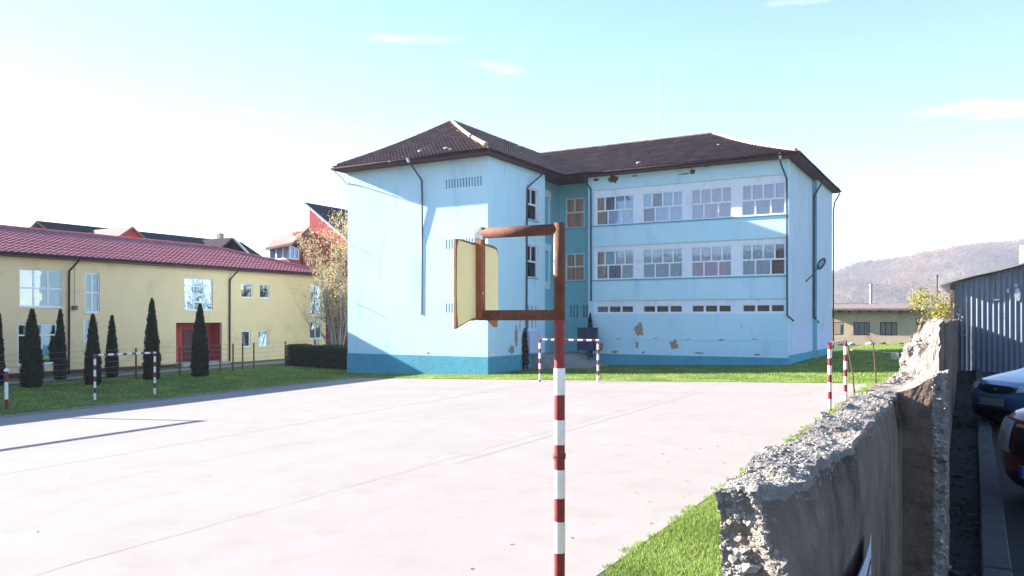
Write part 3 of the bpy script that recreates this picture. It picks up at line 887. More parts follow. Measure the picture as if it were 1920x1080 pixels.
# ================================================================== YELLOW BUILDING
YX = -46.8
yel = empty('yellow_building', (YX - 5, 34, gz(YX, 34)), 'long two storey yellow building with low red metal roof along the left lawn', 'building')
YA, YBk = 6.0, 50.0
F_y = frame(YX, 0, (0, 1), (1, 0))
ye_z = E + 3.66
holes_up = [(25.27, 27.75, E + .69, E + 2.86), (29.16, 30.09, E + .39, E + 2.84), (36.22, 38.57, E + .62, E + 2.82), (41.1, 42.16, E + 1.57, E + 2.62), (42.88, 43.83, E + 1.58, E + 2.62), (48.22, 49.5, E + .27, E + 2.82), (20.6, 23.2, E + .69, E + 2.86), (14.6, 17.1, E + .69, E + 2.86)]
holes_lo = [(25.18, 27.46, E - 2.62, E - .27), (29.09, 29.95, E - 1.38, E - .0), (41.1, 42.0, E - 2.09, E - .87), (42.75, 43.73, E - 2.1, E - .88), (48.16, 49.5, E - 1.63, E - .17), (20.5, 22.8, E - 2.62, E - .27)]
niche = (35.55, 39.36, E - 3.0, E - .26)
panel_wall(F_y, YA, YBk, -1.2, ye_z, holes_up + holes_lo + [niche], .2, M['yellow'], 'wall', yel)
rowsets = {0: [(0, .5, [.34, .67]), (.5, 1, [.34, .67])], 1: [(0, .5, [.5]), (.5, 1, [.5])], 2: [(0, .25, [.34, .67]), (.25, .5, [.34, .67]), (.5, .75, [.34, .67]), (.75, 1, [.34, .67])],
           3: [(0, 1, [])], 4: [(0, 1, [])], 5: [(0, .5, [.5]), (.5, 1, [.5])], 6: [(0, .5, [.34, .67]), (.5, 1, [.34, .67])], 7: [(0, .5, [.34, .67]), (.5, 1, [.34, .67])]}
for i, (a0, a1, z0, z1) in enumerate(holes_up):
    window(yel, F_y, a0 + .003, a1 - .003, z0 + .003, z1 - .003, rowsets[i], .1, fw=.07, mul=.08, glass='glass_y', sill='frame')
rl = {0: [(0, .72, [.62]), (.72, 1, [.62])], 1: [(0, 1, [.5])], 2: [(0, 1, [])], 3: [(0, 1, [])], 4: [(0, 1, [.5])], 5: [(0, .72, [.62]), (.72, 1, [.62])]}
for i, (a0, a1, z0, z1) in enumerate(holes_lo):
    window(yel, F_y, a0 + .003, a1 - .003, z0 + .003, z1 - .003, rl[i], .1, fw=.09, mul=.08, glass='glass_y', sill='frame', curtains=[['cur_brown']] if i in (2, 3) else None)
# red entrance niche
mb = MB()
mb.fbox(F_y, niche[0] + .002, niche[1] - .002, -1.25, -1.2, niche[2], niche[3])
mb.quad(F_y(niche[0], -.2, niche[2]), F_y(niche[0], -.2, niche[3]), F_y(niche[0], -1.2, niche[3]), F_y(niche[0], -1.2, niche[2]))
mb.quad(F_y(niche[1], -.2, niche[2]), F_y(niche[1], -.2, niche[3]), F_y(niche[1], -1.2, niche[3]), F_y(niche[1], -1.2, niche[2]))
mb.quad(F_y(niche[0], -.2, niche[3]), F_y(niche[1], -.2, niche[3]), F_y(niche[1], -1.2, niche[3]), F_y(niche[0], -1.2, niche[3]))
mb.build('entrance_niche', M['redwall'], yel, recalc=False)
mb = MB(); mb.fbox(F_y, 37.0, 38.6, -1.19, -1.14, niche[2] + .02, niche[3] - .5); d_ = mb.build('door', M['maroon'], yel)
mb = MB(); mb.fbox(F_y, 38.4, 38.46, -1.14, -1.08, E - 1.9, E - 1.7); mb.build('handle', M['zinc'], d_)
mb = MB(); mb.fbox(F_y, niche[0] - .1, niche[1] + .1, -1.2, .8, -1.0, niche[2] - .004); mb.build('doorstep', M['greywall'], yel)
mb = MB(); mb.fbox(F_y, YA, niche[0] - .12, .003, .05, -1.2, E - 3.05); mb.fbox(F_y, niche[1] + .12, YBk, .003, .05, -1.2, E - 3.15); mb.build('plinth', M['maroon'], yel)
panel_wall(frame(YX, YBk, (-1, 0), (0, 1)), 0, 11, -1.2, ye_z, [], .1, M['yellow'], 'wall', yel)
panel_wall(frame(YX - 11, YA, (1, 0), (0, -1)), 0, 11, -1.2, ye_z, [], .1, M['yellow'], 'wall', yel)
panel_wall(frame(YX - 11, YBk, (0, -1), (-1, 0)), 0, YBk - YA, -1.2, ye_z, [], .1, M['yellow'], 'wall', yel)
# red hipped roof
yz, yr = E + 3.72, E + 5.72
ex, wx, ny_, sy_ = YX + .55, YX - 11.5, YBk + .7, YA - .6
R1, R2 = (YX - 5.5, 43.0, yr), (YX - 5.5, YA + 6.5, yr)
ypl = [((ex, sy_, yz), (ex, ny_, yz), R1, R2), ((ex, ny_, yz), (wx, ny_, yz), R1, R1), ((wx, ny_, yz), (wx, sy_, yz), R2, R1), ((wx, sy_, yz), (ex, sy_, yz), R2, R2)]
mb = MB()
for p in ypl: mb.quad(*[(q[0], q[1], q[2] - .02) for q in p])
yroof = mb.build('roof', M['maroon'], yel, recalc=False)
mb = MB()
for p in ypl: tile_plane(mb, *p, course=.35, pitch=.36, amp=.022, step=.03, sag=0, rough=.008, off=.02)
t_ = mb.build('metal_tile_sheet', M['redroof'], yroof, recalc=False); t_['kind'] = 'stuff'
ridge_tiles(yroof, R1, (ex - .2, ny_ - .2, yz + .08), M['redroof'], r=.10, L=1.0, name='ridge_cap')
ridge_tiles(yroof, R2, R1, M['redroof'], r=.10, L=2.0, name='ridge_cap')
mb = MB()
for (a, b, c, d) in ((ex, sy_, ex, ny_), (ex, ny_, wx, ny_)):
    mb.quad((a, b, yz - .22), (c, d, yz - .22), (c, d, yz + .01), (a, b, yz + .01))
mb.quad((ex, sy_, yz - .22), (ex, ny_, yz - .22), (YX - .1, ny_, yz - .22), (YX - .1, sy_, yz - .22))
mb.quad((ex, ny_, yz - .225), (wx, ny_, yz - .225), (wx, YBk - .1, yz - .225), (ex, YBk - .1, yz - .225))
mb.build('eaves_board', M['maroon'], yroof, recalc=False)
mb = MB(); mb.tube([(ex + .07, sy_, yz - .05), (ex + .07, ny_, yz - .05)], .075, 8); mb.build('gutter', M['gutter'], yroof, smooth=True)
for (yy) in (28.3, 40.2, 16.0):
    downpipe(yel, [(ex + .05, yy + .15, yz - .1), (ex - .05, yy + .1, yz - .3), (YX + .13, yy - .2, yz - .85), (YX + .1, yy - .2, yz - 1.2), (YX + .1, yy - .22, gz(YX, 28) - .05)], .06, 'gutter')
mb = MB(); q = onx(138, 577, YX); mb.box(q.x, q.x + .25, q.y - .12, q.y + .12, q.z - .12, q.z + .12); mb.tube([(YX + .03, q.y + .05, q.z), (YX + .03, q.y + .05, ye_z - .3)], .012, 5)
mb.build('wall_floodlight', M['lamp'], yel)

# ================================================================== BUILDINGS BEHIND
# dark-roofed building with a red gable behind the yellow one
dk = empty('dark_roofed_building', (-64, 45, 0), 'building with dark roofs and a red cross gable showing above the red metal roof', 'building')
DX = -66.0
mb = MB(); mb.box(DX - 5, DX + 5, 37.5, 64, -.8, E + 5.2); mb.build('wall', M['redwall'], dk)
mb = MB()
def gable_roof(mb, x0, x1, y0, y1, ze, zr, along='y', th=.18):
    if along == 'y':
        xm = (x0 + x1) / 2
        for dz in (0, -th):
            mb.quad((x0, y0, ze + dz), (x0, y1, ze + dz), (xm, y1, zr + dz), (xm, y0, zr + dz)); mb.quad((xm, y0, zr + dz), (xm, y1, zr + dz), (x1, y1, ze + dz), (x1, y0, ze + dz))
        for yy in (y0, y1):
            mb.quad((x0, yy, ze), (xm, yy, zr), (xm, yy, zr - th), (x0, yy, ze - th)); mb.quad((xm, yy, zr), (x1, yy, ze), (x1, yy, ze - th), (xm, yy, zr - th))
        mb.quad((x1, y0, ze), (x1, y1, ze), (x1, y1, ze - th), (x1, y0, ze - th)); mb.quad((x0, y0, ze), (x0, y1, ze), (x0, y1, ze - th), (x0, y0, ze - th))
    else:
        ym = (y0 + y1) / 2
        for dz in (0, -th):
            mb.quad((x0, y0, ze + dz), (x1, y0, ze + dz), (x1, ym, zr + dz), (x0, ym, zr + dz)); mb.quad((x0, ym, zr + dz), (x1, ym, zr + dz), (x1, y1, ze + dz), (x0, y1, ze + dz))
        for xx in (x0, x1):
            mb.quad((xx, y0, ze), (xx, ym, zr), (xx, ym, zr - th), (xx, y0, ze - th)); mb.quad((xx, ym, zr), (xx, y1, ze), (xx, y1, ze - th), (xx, ym, zr - th))
        mb.quad((x0, y0, ze), (x1, y0, ze), (x1, y0, ze - th), (x0, y0, ze - th)); mb.quad((x0, y1, ze), (x1, y1, ze), (x1, y1, ze - th), (x0, y1, ze - th))
gable_roof(mb, DX - 5.8, DX + 5.8, 37.0, 58.0, E + 5.0, E + 8.0)
mb.build('roof', M['darkroof'], dk, recalc=False)
# cross gable facing the lawn
GY = onx(247, 425, -60.0); gy = GY.y; gzr = GY.z
mb = MB(); mb.add([(-60.0, gy - 3.6, E + 4.9), (-60.0, gy + 3.4, E + 4.9), (-60.0, gy, gzr - .15)], [(0, 1, 2)])
mb.build('gable_wall', M['redwall'], dk)
mb = MB(); gable_roof(mb, -68, -59.7, gy - 4.1, gy + 3.9, E + 4.7, gzr, 'x'); mb.build('gable_roof', M['brownroof'], dk, recalc=False)
# second dark roof with pale verge, nearer the tower
mb = MB(); gable_roof(mb, -70, -61.0, 49.2, 56.0, E + 5.2, E + 7.75, 'x'); mb.build('rear_roof', M['darkroof'], dk, recalc=False)
mb = MB(); mb.tube([(-60.93, 56.0, E + 5.15), (-60.93, 52.6, E + 7.7)], .12, 6); mb.build('verge', M['white'], dk)
mb = MB(); q = onx(413, 444, DX); mb.box(q.x - .25, q.x + .25, q.y - .25, q.y + .25, q.z - 1.2, q.z + .35); mb.build('chimney', M['greywall'], dk)

# red building with a tower and a glazed bay
rd = empty('red_tower_building', (-57, 62, 0), 'red building with tall monopitch tower and white glazed bay behind the autumn tree', 'building')
TX0, TX1, TY = -58.1, -51.5, 59.7
tz0 = E + 11.27; tz1 = tz0 - (TX1 - TX0) * .70
mb = MB()
mb.add([(TX0, TY, -.8), (TX1, TY, -.8), (TX1, TY, tz1), (TX0, TY, tz0), (TX0, TY + 9, -.8), (TX1, TY + 9, -.8), (TX1, TY + 9, tz1), (TX0, TY + 9, tz0)],
       [(0, 1, 2, 3), (7, 6, 5, 4), (0, 3, 7, 4), (1, 5, 6, 2), (3, 2, 6, 7)])
mb.build('tower_wall', M['redwall'], rd)
mb = MB()
mb.hexa([(TX0 - .35, TY - .3, tz0 + .3), (TX1 + .4, TY - .3, tz1 - .23), (TX1 + .4, TY + 9.4, tz1 - .23), (TX0 - .35, TY + 9.4, tz0 + .3),
         (TX0 - .35, TY - .3, tz0 + .5), (TX1 + .4, TY - .3, tz1 - .03), (TX1 + .4, TY + 9.4, tz1 - .03), (TX0 - .35, TY + 9.4, tz0 + .5)])
mb.build('tower_roof', M['darkroof'], rd)
mb = MB(); mb.tube([(TX0 - .3, TY - .36, tz0 + .38), (TX1 + .35, TY - .36, tz1 - .13)], .10, 6); mb.build('verge', M['white'], rd)
BY, BX0 = 57.0, -60.9
bz0, bz1 = E + 5.85, E + 7.2
mb = MB(); mb.box(BX0 - 4, TX0, BY, TY - .02, -.8, bz0 - .01); mb.box(BX0 - .5, TX0, BY + 1.3, TY - .02, bz0, E + 7.6); mb.box(TX0 - 1.5, TX0 - .002, BY + 1.9, TY - .02, E + 7.6, E + 8.75); mb.build('bay_wall', M['redwall'], rd)
window(rd, frame(BX0, BY, (1, 0), (0, -1)), 0, TX0 - BX0 - .002, bz0 + .01, bz1, [(0, 1, [.35, .68])], .04, fw=.14, mul=.22, glass='glass_d', curtains=[['cur_white'] * 3], room=False)
window(rd, frame(TX0, BY, (0, 1), (1, 0)), .05, 1.3, bz0 + .01, bz1, [(0, 1, [.5])], .04, fw=.12, mul=.14, glass='glass_d', curtains=[['cur_white'] * 2], room=False)
mb = MB(); mb.box(BX0 - .4, BX0 - .002, BY + .02, BY + 1.29, bz0, bz1); mb.build('bay_side', M['white'], rd)
A_, B_ = ony(497, 465, 56.3), ony(549, 454, 56.3)
C_, D_, E_ = ony(582, 438, 59.6), ony(582, 423, 60.5), ony(512, 449, 60.5)
top = [A_, B_, C_, D_, E_]
mb = MB(); mb.add(list(top) + [p + Vector((0, 0, -.22)) for p in top], [(0, 1, 2, 3, 4), (9, 8, 7, 6, 5)] + [(i, (i + 1) % 5, 5 + (i + 1) % 5, 5 + i) for i in range(5)]); mb.build('bay_roof', M['brownroof'], rd)
downpipe(rd, [(TX0 + .15, BY - .2, bz1 + .2), (TX0 + .12, BY + 1.6, bz1 - .3), (TX0 + .12, BY + 1.6, 0)], .07, 'gutter')

# low cream outbuilding at the back right
FY = 84.0
fb = empty('cream_outbuilding', (-5, FY, gz(-5, FY)), 'low stained cream outbuilding with dark windows at the far end of the grass', 'building')
F_f = frame(0, FY, (1, 0), (0, -1))
def fpx(px, py): q = ony(px, py, FY); return q.x, q.z
fx0, fzt = fpx(1530, 590)
fx1, _ = fpx(1800, 590)
hol = []
for (a, b, t, bt) in [(1561, 1582, 604, 628), (1600, 1631, 604, 629), (1650, 1682, 604, 629), (1717, 1732, 597, 609), (1746, 1760, 602, 616)]:
    xa, zt_ = fpx(a, t); xb, zb_ = fpx(b, bt); hol.append((xa, xb, zb_, zt_))
panel_wall(F_f, fx0, fx1, -1, ony(1650, 581, FY).z - .03, hol, .3, M['farwall'], 'wall', fb)
for h in hol:
    window(fb, F_f, h[0] + .003, h[1] - .003, h[2] + .003, h[3] - .003, [(0, 1, [.33, .67])] if h[1] - h[0] > 1.2 else [(0, 1, [])], .15, fw=.06, mul=.06, frame_m='maroon')
mb = MB(); mb.box(fx0, fx1, FY + .4, FY + 8, -1, fzt); mb.build('rear_wall', M['farwall'], fb)
mb = MB()
_, fzr = fpx(1650, 581)
mb.hexa([(fx0 - .4, FY - .9, fzr - .02), (fx1 + .4, FY - .9, fzr - .08), (fx1 + .4, FY + 8.5, fzr + .5), (fx0 - .4, FY + 8.5, fzr + .5), (fx0 - .4, FY - .9, fzr + .16), (fx1 + .4, FY - .9, fzr + .12), (fx1 + .4, FY + 8.5, fzr + .75), (fx0 - .4, FY + 8.5, fzr + .75)])
mb.build('roof', M['farroof'], fb)
for k in range(14):
    xx = fx0 + (fx1 - fx0) * (k + .5) / 14
    mb = MB(); mb.box(xx - .07, xx + .07, FY - .75, FY, fzr - .26, fzr - .06); mb.build('rafter_end', M['bark'], fb)
# white sacks of rubble and junk along its foot
for i, (px, py, s) in enumerate([(1595, 634, .34), (1632, 633, .38), (1655, 638, .28), (1575, 640, .3), (1690, 640, .22)]):
    q = ony(px, py, FY - 1.2); rr = random.Random(i); zz = gz(q.x, q.y)
    bm = bmesh.new(); bmesh.ops.create_icosphere(bm, subdivisions=2, radius=s)
    mb = MB(); mb.add([(q.x + v.co.x * (1.3 + .3 * noise.noise(v.co * 3)), q.y + v.co.y, zz + max(-.05, v.co.z * (.55 + .5 * noise.noise(v.co * 6)) + s * .25)) for v in bm.verts], [[v.index for v in f.verts] for f in bm.faces]); bm.free()
    o_ = mb.build('rubble_heap', M['greywall'] if i < 2 else M['stone'], origin=(q.x, q.y, zz))
    tag(o_, ['pale rubble heap below the leftmost outbuilding window', 'pale rubble heap between the two middle outbuilding windows', 'small grey rubble heap right of the pale heaps', 'grey rubble heap nearest the school corner', 'smallest grey rubble heap at the right of the outbuilding'][i], 'rubble', 'rubble along the outbuilding')

# roofs beyond the outbuilding
def house(name, px0, px1, pyr, pye, Y, dep, wm, rm, label, along='x'):
    a, b = ony(px0, pye, Y), ony(px1, pye, Y); zr = ony((px0 + px1) / 2, pyr, Y + dep / 2).z
    t = empty(name, ((a.x + b.x) / 2, Y + dep / 2, gz(a.x, Y)), label, 'house')
    mb = MB(); mb.box(a.x + .3, b.x - .3, Y + .3, Y + dep - .3, -1, a.z); mb.build('wall', M[wm], t)
    mb = MB(); gable_roof(mb, a.x, b.x, Y, Y + dep, a.z, zr, along); mb.build('roof', M[rm], t, recalc=False)
    if along == 'x':
        for xx in (a.x + .31, b.x - .31):
            mb = MB(); mb.add([(xx, Y + .3, a.z), (xx, Y + dep - .3, a.z), (xx, Y + dep / 2, zr - .2)], [(0, 1, 2)]); mb.build('gable', M[wm], t)
    mb = MB(); mb.box((a.x + b.x) / 2 + 1, (a.x + b.x) / 2 + 1.6, Y + dep / 2 - .3, Y + dep / 2 + .3, zr - .5, zr + .7); mb.build('chimney', M['greywall'], t)
    for k in range(2):
        xx = a.x + (b.x - a.x) * (.3 + .4 * k)
        mb = MB(); mb.box(xx - .5, xx + .5, Y + .27, Y + .3, a.z - 1.6, a.z - .4); mb.build('window', M['room'], t)
    return t
house('far_house', 1540, 1640, 569, 577, 128, 9, 'greywall', 'darkroof', 'long dark roof showing above the outbuilding beside the school')
house('far_house', 1664, 1686, 570, 577, 140, 8, 'farwall', 'orange', 'orange tiled roof left of the pair above the outbuilding', 'x')
house('far_house', 1684, 1700, 569, 577, 150, 8, 'farwall', 'orange', 'orange tiled roof right of the pair above the outbuilding', 'x')

# ================================================================== SHED
SY = 29.6
sh = empty('metal_shed', (2.5, SY, LZ), 'grey corrugated sheet metal shed with sloping roof behind the parked cars', 'shed')
sx0 = ony(1786, 600, SY).x; 
def shed_top(x): return E + 1.12 + .0 + (x - sx0) * .285 - .5 * max(0, x - sx0 - 6) * .2
mb = MB()
x = sx0; prof = []
pit = .15
while x < sx0 + 11:
    prof += [(x, 0), (x + .03, 0), (x + .085, -.042), (x + .11, -.042)]
    x += pit
for (xa, ha), (xb, hb) in zip(prof[:-1], prof[1:]):
    mb.quad((xa, SY + ha, LZ - .3), (xb, SY + hb, LZ - .3), (xb, SY + hb, shed_top(xb)), (xa, SY + ha, shed_top(xa)))
mb.build('front_sheet', M['shed'], sh, recalc=False)
mb = MB(); mb.box(sx0 - .02, sx0 + .08, SY + .03, SY + 9, -.5, shed_top(sx0) - .1); mb.build('side_wall', M['shed'], sh)
mb = MB(); mb.box(sx0 - .06, sx0 + .06, SY - .09, SY + .02, -.4, shed_top(sx0)); mb.build('corner_post', M['bark'], sh)
mb = MB()
n = 22
for i in range(n):
    xa, xb = sx0 - .35 + i * .54, sx0 - .35 + (i + 1) * .54
    za, zb2 = shed_top(xa) + .05 + .03 * math.sin(i * 1.3), shed_top(xb) + .05 + .03 * math.sin((i + 1) * 1.3)
    mb.hexa([(xa, SY - .26, za), (xb, SY - .26, zb2), (xb, SY + 9, zb2), (xa, SY + 9, za), (xa, SY - .26, za + .06), (xb, SY - .26, zb2 + .06), (xb, SY + 9, zb2 + .06), (xa, SY + 9, za + .06)])
mb.build('roof', M['shedroof'], sh)
mb = MB(); q = ony(1918, 492, SY + 1); mb.tube([(q.x, q.y, q.z - .8), (q.x, q.y, q.z + .55)], .09, 8); mb.build('flue_pipe', M['white'], sh)
for i, (px, py, w, h) in enumerate([(1908, 552, .22, .55), (1890, 545, .12, .2), (1868, 562, .25, .06), (1905, 535, .10, .15)]):
    q = ony(px, py, SY); patch_poly(sh, frame(0, SY - .06, (1, 0), (0, -1)), q.x, q.z, w, h, m='zinc', name='bare_metal_patch', seed=200 + i)

# bits of pole beyond the wall
for i, (px, py0, py1, Y, r, mm, lab) in enumerate([(1633, 536, 585, 118, .18, 'greywall', 'slim white chimney stack beyond the outbuilding roof'), (1712, 545, 590, 112, .06, 'greywall', 'thin pale pole beyond the outbuilding near the shed'), (1757, 520, 600, 96, .09, 'bark', 'thin brown wooden pole beyond the shed corner')]):
    a, b = ony(px, py1, Y), ony(px, py0, Y)
    mb = MB(); mb.tube([(a.x, Y, gz(a.x, Y) - .2), (a.x, Y, b.z)], [r * 1.2, r * .8], 8); mb.tube([(a.x, Y, b.z - .05), (a.x, Y, b.z + .25)], r * 1.3, 8)
    tag(mb.build('far_pole', M[mm], origin=(a.x, Y, gz(a.x, Y))), lab, 'pole')
# ================================================================== CONCRETE WALL
def rough_solid(dims, res, fmap, name, mats, parent, mat_fn=None):
    """closed box of fine cells; fmap moves each surface point, so shared edges stay welded"""
    (x0, x1), (y0, y1), (z0, z1) = dims
    def ticks(a, b, r):
        if isinstance(r, (list, np.ndarray)): return list(r)
        n = max(1, int(round((b - a) / r))); return [a + (b - a) * i / n for i in range(n + 1)]
    xs, ys, zs = ticks(x0, x1, res[0]), ticks(y0, y1, res[1]), ticks(z0, z1, res[2])
    idx = {}; V = []; Fc = []; Mi = []
    def vid(i, j, k):
        key = (i, j, k)
        if key not in idx:
            idx[key] = len(V); V.append(fmap(xs[i], ys[j], zs[k]))
        return idx[key]
    nx, ny, nz = len(xs) - 1, len(ys) - 1, len(zs) - 1
    def put(q, face, c):
        Fc.append(q); Mi.append(mat_fn(face, c) if mat_fn else 0)
    for j in range(ny):
        for k in range(nz):
            c = (ys[j], zs[k])
            put((vid(nx, j, k), vid(nx, j + 1, k), vid(nx, j + 1, k + 1), vid(nx, j, k + 1)), 'x1', c)
            put((vid(0, j + 1, k), vid(0, j, k), vid(0, j, k + 1), vid(0, j + 1, k + 1)), 'x0', c)
    for i in range(nx):
        for k in range(nz):
            put((vid(i, 0, k), vid(i + 1, 0, k), vid(i + 1, 0, k + 1), vid(i, 0, k + 1)), 'y0', (xs[i], zs[k]))
            put((vid(i + 1, ny, k), vid(i, ny, k), vid(i, ny, k + 1), vid(i + 1, ny, k + 1)), 'y1', (xs[i], zs[k]))
        for j in range(ny):
            put((vid(i, j, nz), vid(i + 1, j, nz), vid(i + 1, j + 1, nz), vid(i, j + 1, nz)), 'z1', (xs[i], ys[j]))
    mb = MB(); mb.v = V; mb.f = Fc; mb.m = Mi
    return mb.build(name, mats, parent, recalc=False, smooth=False), V

def nv(p, s, seed=0):
    q = Vector((p[0] * s + seed, p[1] * s, p[2] * s))
    return Vector((noise.noise(q), noise.noise(q + Vector((31.4, 7, 2))), noise.noise(q + Vector((5, 77.7, 13)))))

wall = empty('concrete_wall', (-.5, 4, LZ), 'old rough concrete boundary wall with broken end and crumbling pebbly top beside the lane', 'wall')
TA = E - .46
def mapA(x, y, z):
    p = Vector((x, y, z))
    u = (x + .61) / .22            # 0 left, 1 right
    ht = (z - (-.3)) / (TA + .3)
    # top edge wanders and the right arris is knocked off
    top = max(0, 1 - (TA - z) / .30)
    p.z += top * (.030 * noise.noise(Vector((y * 1.7, 2, x * 3))) + .022 * noise.noise(Vector((y * 6, x * 6, 9))))
    p.x -= u * top * top * (.035 + .03 * noise.noise(Vector((y * 3, 4.4, 0))) )
    if z > TA - .14: p.z -= u * .018
    # broken near end
    e = max(0, 1 - (y - 2.18) / .25)
    p.y += e * (.08 * noise.noise(Vector((x * 5, z * 3.2, 1))) + .03 * noise.noise(Vector((x * 14, z * 11, 6))))
    p.y -= e * .12 * max(0, (TA - .25 - z)) * .6
    p.x -= u * e * .085 * max(0, 1 - (TA - z) / .30)
    p.x += u * e * .05 * noise.noise(Vector((z * 6, 3, 3)))
    rough = .005 + .011 * max(top, e)
    p += nv(p, 9) * rough + nv(p, 30, 8) * rough * .55 * max(.2, top, e)
    # upright joint between two pours near the far end
    if u > .9 and 5.33 < y < 5.45: p.x -= .05
    return p
ysA = list(np.arange(2.18, 2.62, .016)) + list(np.arange(2.62, 5.63, .026))
wa, VA = rough_solid(((-.61, -.39), (2.18, 5.62), (-.3, TA)), (.018, ysA, .026), mapA, 'near_section', [M['concrete'], M['break']], wall,
            lambda f, c: 1 if f in ('z1', 'y0') or (f == 'x1' and c[1] > TA - .05) else 0)
# square pier where the wall thickens
def mapP(x, y, z):
    p = Vector((x, y, z)); u = (x + .60) / .455
    top = max(0, 1 - (E - .455 - z) / .2)
    p.z += top * (.115 * max(0, (u - .42) / .58) + .02 * noise.noise(Vector((x * 9, y * 9, 2))))
    c = max(0, 1 - (x * -1 - .145) / .075) * max(0, 1 - (y - 5.6) / .2)      # crumbled near arris
    p += nv(p, 16) * (.008 + .028 * c) + nv(p, 40, 4) * (.004 + .02 * c)
    p.x -= c * .02; p.y += c * .03
    return p
wp, VP = rough_solid(((-.60, -.145), (5.60, 6.2), (1.0, E - .455)), (.018, .03, .022), mapP, 'pier', [M['concrete'], M['break']], wall,
            lambda f, c: 1 if f == 'z1' or (f == 'y0' and c[0] > -.225) or (f == 'x1' and c[0] < 5.68) else 0)
def mapB(x, y, z):
    u = (x - 0)                   # 0 left .. 1 right
    xr_ = -.205 - .25 * (y - 6.1) / 23.5
    xl_ = -.54 - .10 * (y - 6.1) / 23.5
    X = xl_ + (xr_ - xl_) * u
    ys_b = 7.4 - 1.45 * u; ln = 4.0 - 3.4 * u
    t = min(max((y - ys_b) / ln, 0), 1)
    zt = E - .46 + .43 * (t ** (.46 + .3 * u)) + .012 * math.sin(y * 1.1) + .02 * noise.noise(Vector((X * 8, y * 3, 1)))
    if 0 < t < 1: zt += .09 * noise.noise(Vector((X * 9, y * 3.2, 4))) + .05 * noise.noise(Vector((X * 17, y * 9, 8))) - .03
    Z = -.3 + (zt + .3) * z
    p = Vector((X, y, Z))
    top = max(0, 1 - (zt - Z) / .2)
    near = max(0, 1 - (y - 6.1) / 3.5)
    p += nv(p, 9) * (.008 + .03 * top * near) + nv(p, 24, 3) * (.004 + .022 * top * near)
    if y > 6.4 and u > .97 and int((y - 6.4) / .14) % 2 == 0: p.x -= .012
    return p
ysB = list(np.arange(6.1, 9.6, .045)) + list(np.arange(9.6, 29.55, .14))
wb, VB = rough_solid(((0, 1), (6.1, 29.5), (0, 1)), (.08, ysB, .025), mapB, 'far_section', [M['concrete'], M['break']], wall,
            lambda f, c: 1 if f == 'z1' and c[1] < 9.6 else 0)

def icos(sub=1):
    bm = bmesh.new(); bmesh.ops.create_icosphere(bm, subdivisions=sub, radius=1.0)
    v = np.array([q.co[:] for q in bm.verts]); f = np.array([[q.index for q in t.verts] for t in bm.faces]); bm.free()
    return v, f
IV1, IF1 = icos(1)
def pebbles(name, cents, sizes, m, parent, squash=.7):
    n = len(cents)
    k = len(IV1)
    sc = np.stack([sizes * RNG.uniform(.7, 1.5, n), sizes * RNG.uniform(.7, 1.4, n), sizes * squash * RNG.uniform(.6, 1.2, n)], 1)
    jit = RNG.uniform(.72, 1.18, (n, k, 1))
    v = IV1[None] * jit * sc[:, None, :]
    ang = RNG.uniform(0, 6.28, n); tilt = RNG.normal(0, .5, n)
    ca_, sa_ = np.cos(ang), np.sin(ang); ct, stt = np.cos(tilt), np.sin(tilt)
    x, y, z = v[..., 0].copy(), v[..., 1].copy(), v[..., 2].copy()
    y, z = y * ct[:, None] - z * stt[:, None], y * stt[:, None] + z * ct[:, None]
    x, y = x * ca_[:, None] - y * sa_[:, None], x * sa_[:, None] + y * ca_[:, None]
    v = np.stack([x, y, z], -1) + np.asarray(cents)[:, None, :]
    tri = (IF1[None] + (np.arange(n) * k)[:, None, None]).reshape(-1, 3)
    org = np.array(WLOC[parent.name]) if parent is not None else np.zeros(3)
    me = bpy.data.meshes.new(name)
    me.from_pydata((v.reshape(-1, 3) - org).tolist(), [], tri.tolist())
    me.materials.append(m)
    o = bpy.data.objects.new(name, me); COL.objects.link(o)
    if parent is not None: o.parent = parent; WLOC[o.name] = WLOC[parent.name]
    else: WLOC[o.name] = Vector((0, 0, 0))
    return o
cents, sizes = [], []
for i in range(7000):                       # aggregate on the broken top
    y = 2.2 + 3.4 * RNG.uniform() ** 1.3; x = RNG.uniform(-.61, -.40)
    p = mapA(x, y, TA); cents.append((p.x, p.y, p.z - .001)); sizes.append(float(np.clip(RNG.lognormal(-5.7, .5), .002, .012)))
for i in range(4200):                       # aggregate on the broken near end
    x = RNG.uniform(-.61, -.39); z = RNG.uniform(TA - 1.0, TA)
    p = mapA(x, 2.18, z); cents.append((p.x, p.y + .002, p.z)); sizes.append(float(np.clip(RNG.lognormal(-5.65, .6), .002, .016)))
for i in range(500):                        # knocked arris
    y = RNG.uniform(2.2, 5.5); z = RNG.uniform(TA - .07, TA)
    p = mapA(-.39, y, z); cents.append((p.x - .003, p.y, p.z)); sizes.append(float(np.clip(RNG.lognormal(-5.5, .4), .002, .011)))
for i in range(900):                        # crumbled pier corner
    z = RNG.uniform(1.35, E - .36); a = RNG.uniform()
    p = mapP(-.145 - (.07 * a if i % 2 else 0), 5.6 + (0 if i % 2 else .07 * a), min(z, E - .455)); cents.append(tuple(p)); sizes.append(float(np.clip(RNG.lognormal(-5.0, .5), .004, .02)))
for i in range(1500):                       # broken slope of the far section
    u = RNG.uniform(); y = 6.1 + 3.2 * RNG.uniform()
    p = mapB(u, y, 1.0); cents.append(tuple(p)); sizes.append(float(np.clip(RNG.lognormal(-4.9, .5), .004, .022)))
ag = pebbles('exposed_aggregate', np.array(cents), np.array(sizes), M['pebble'], wall); ag['kind'] = 'stuff'
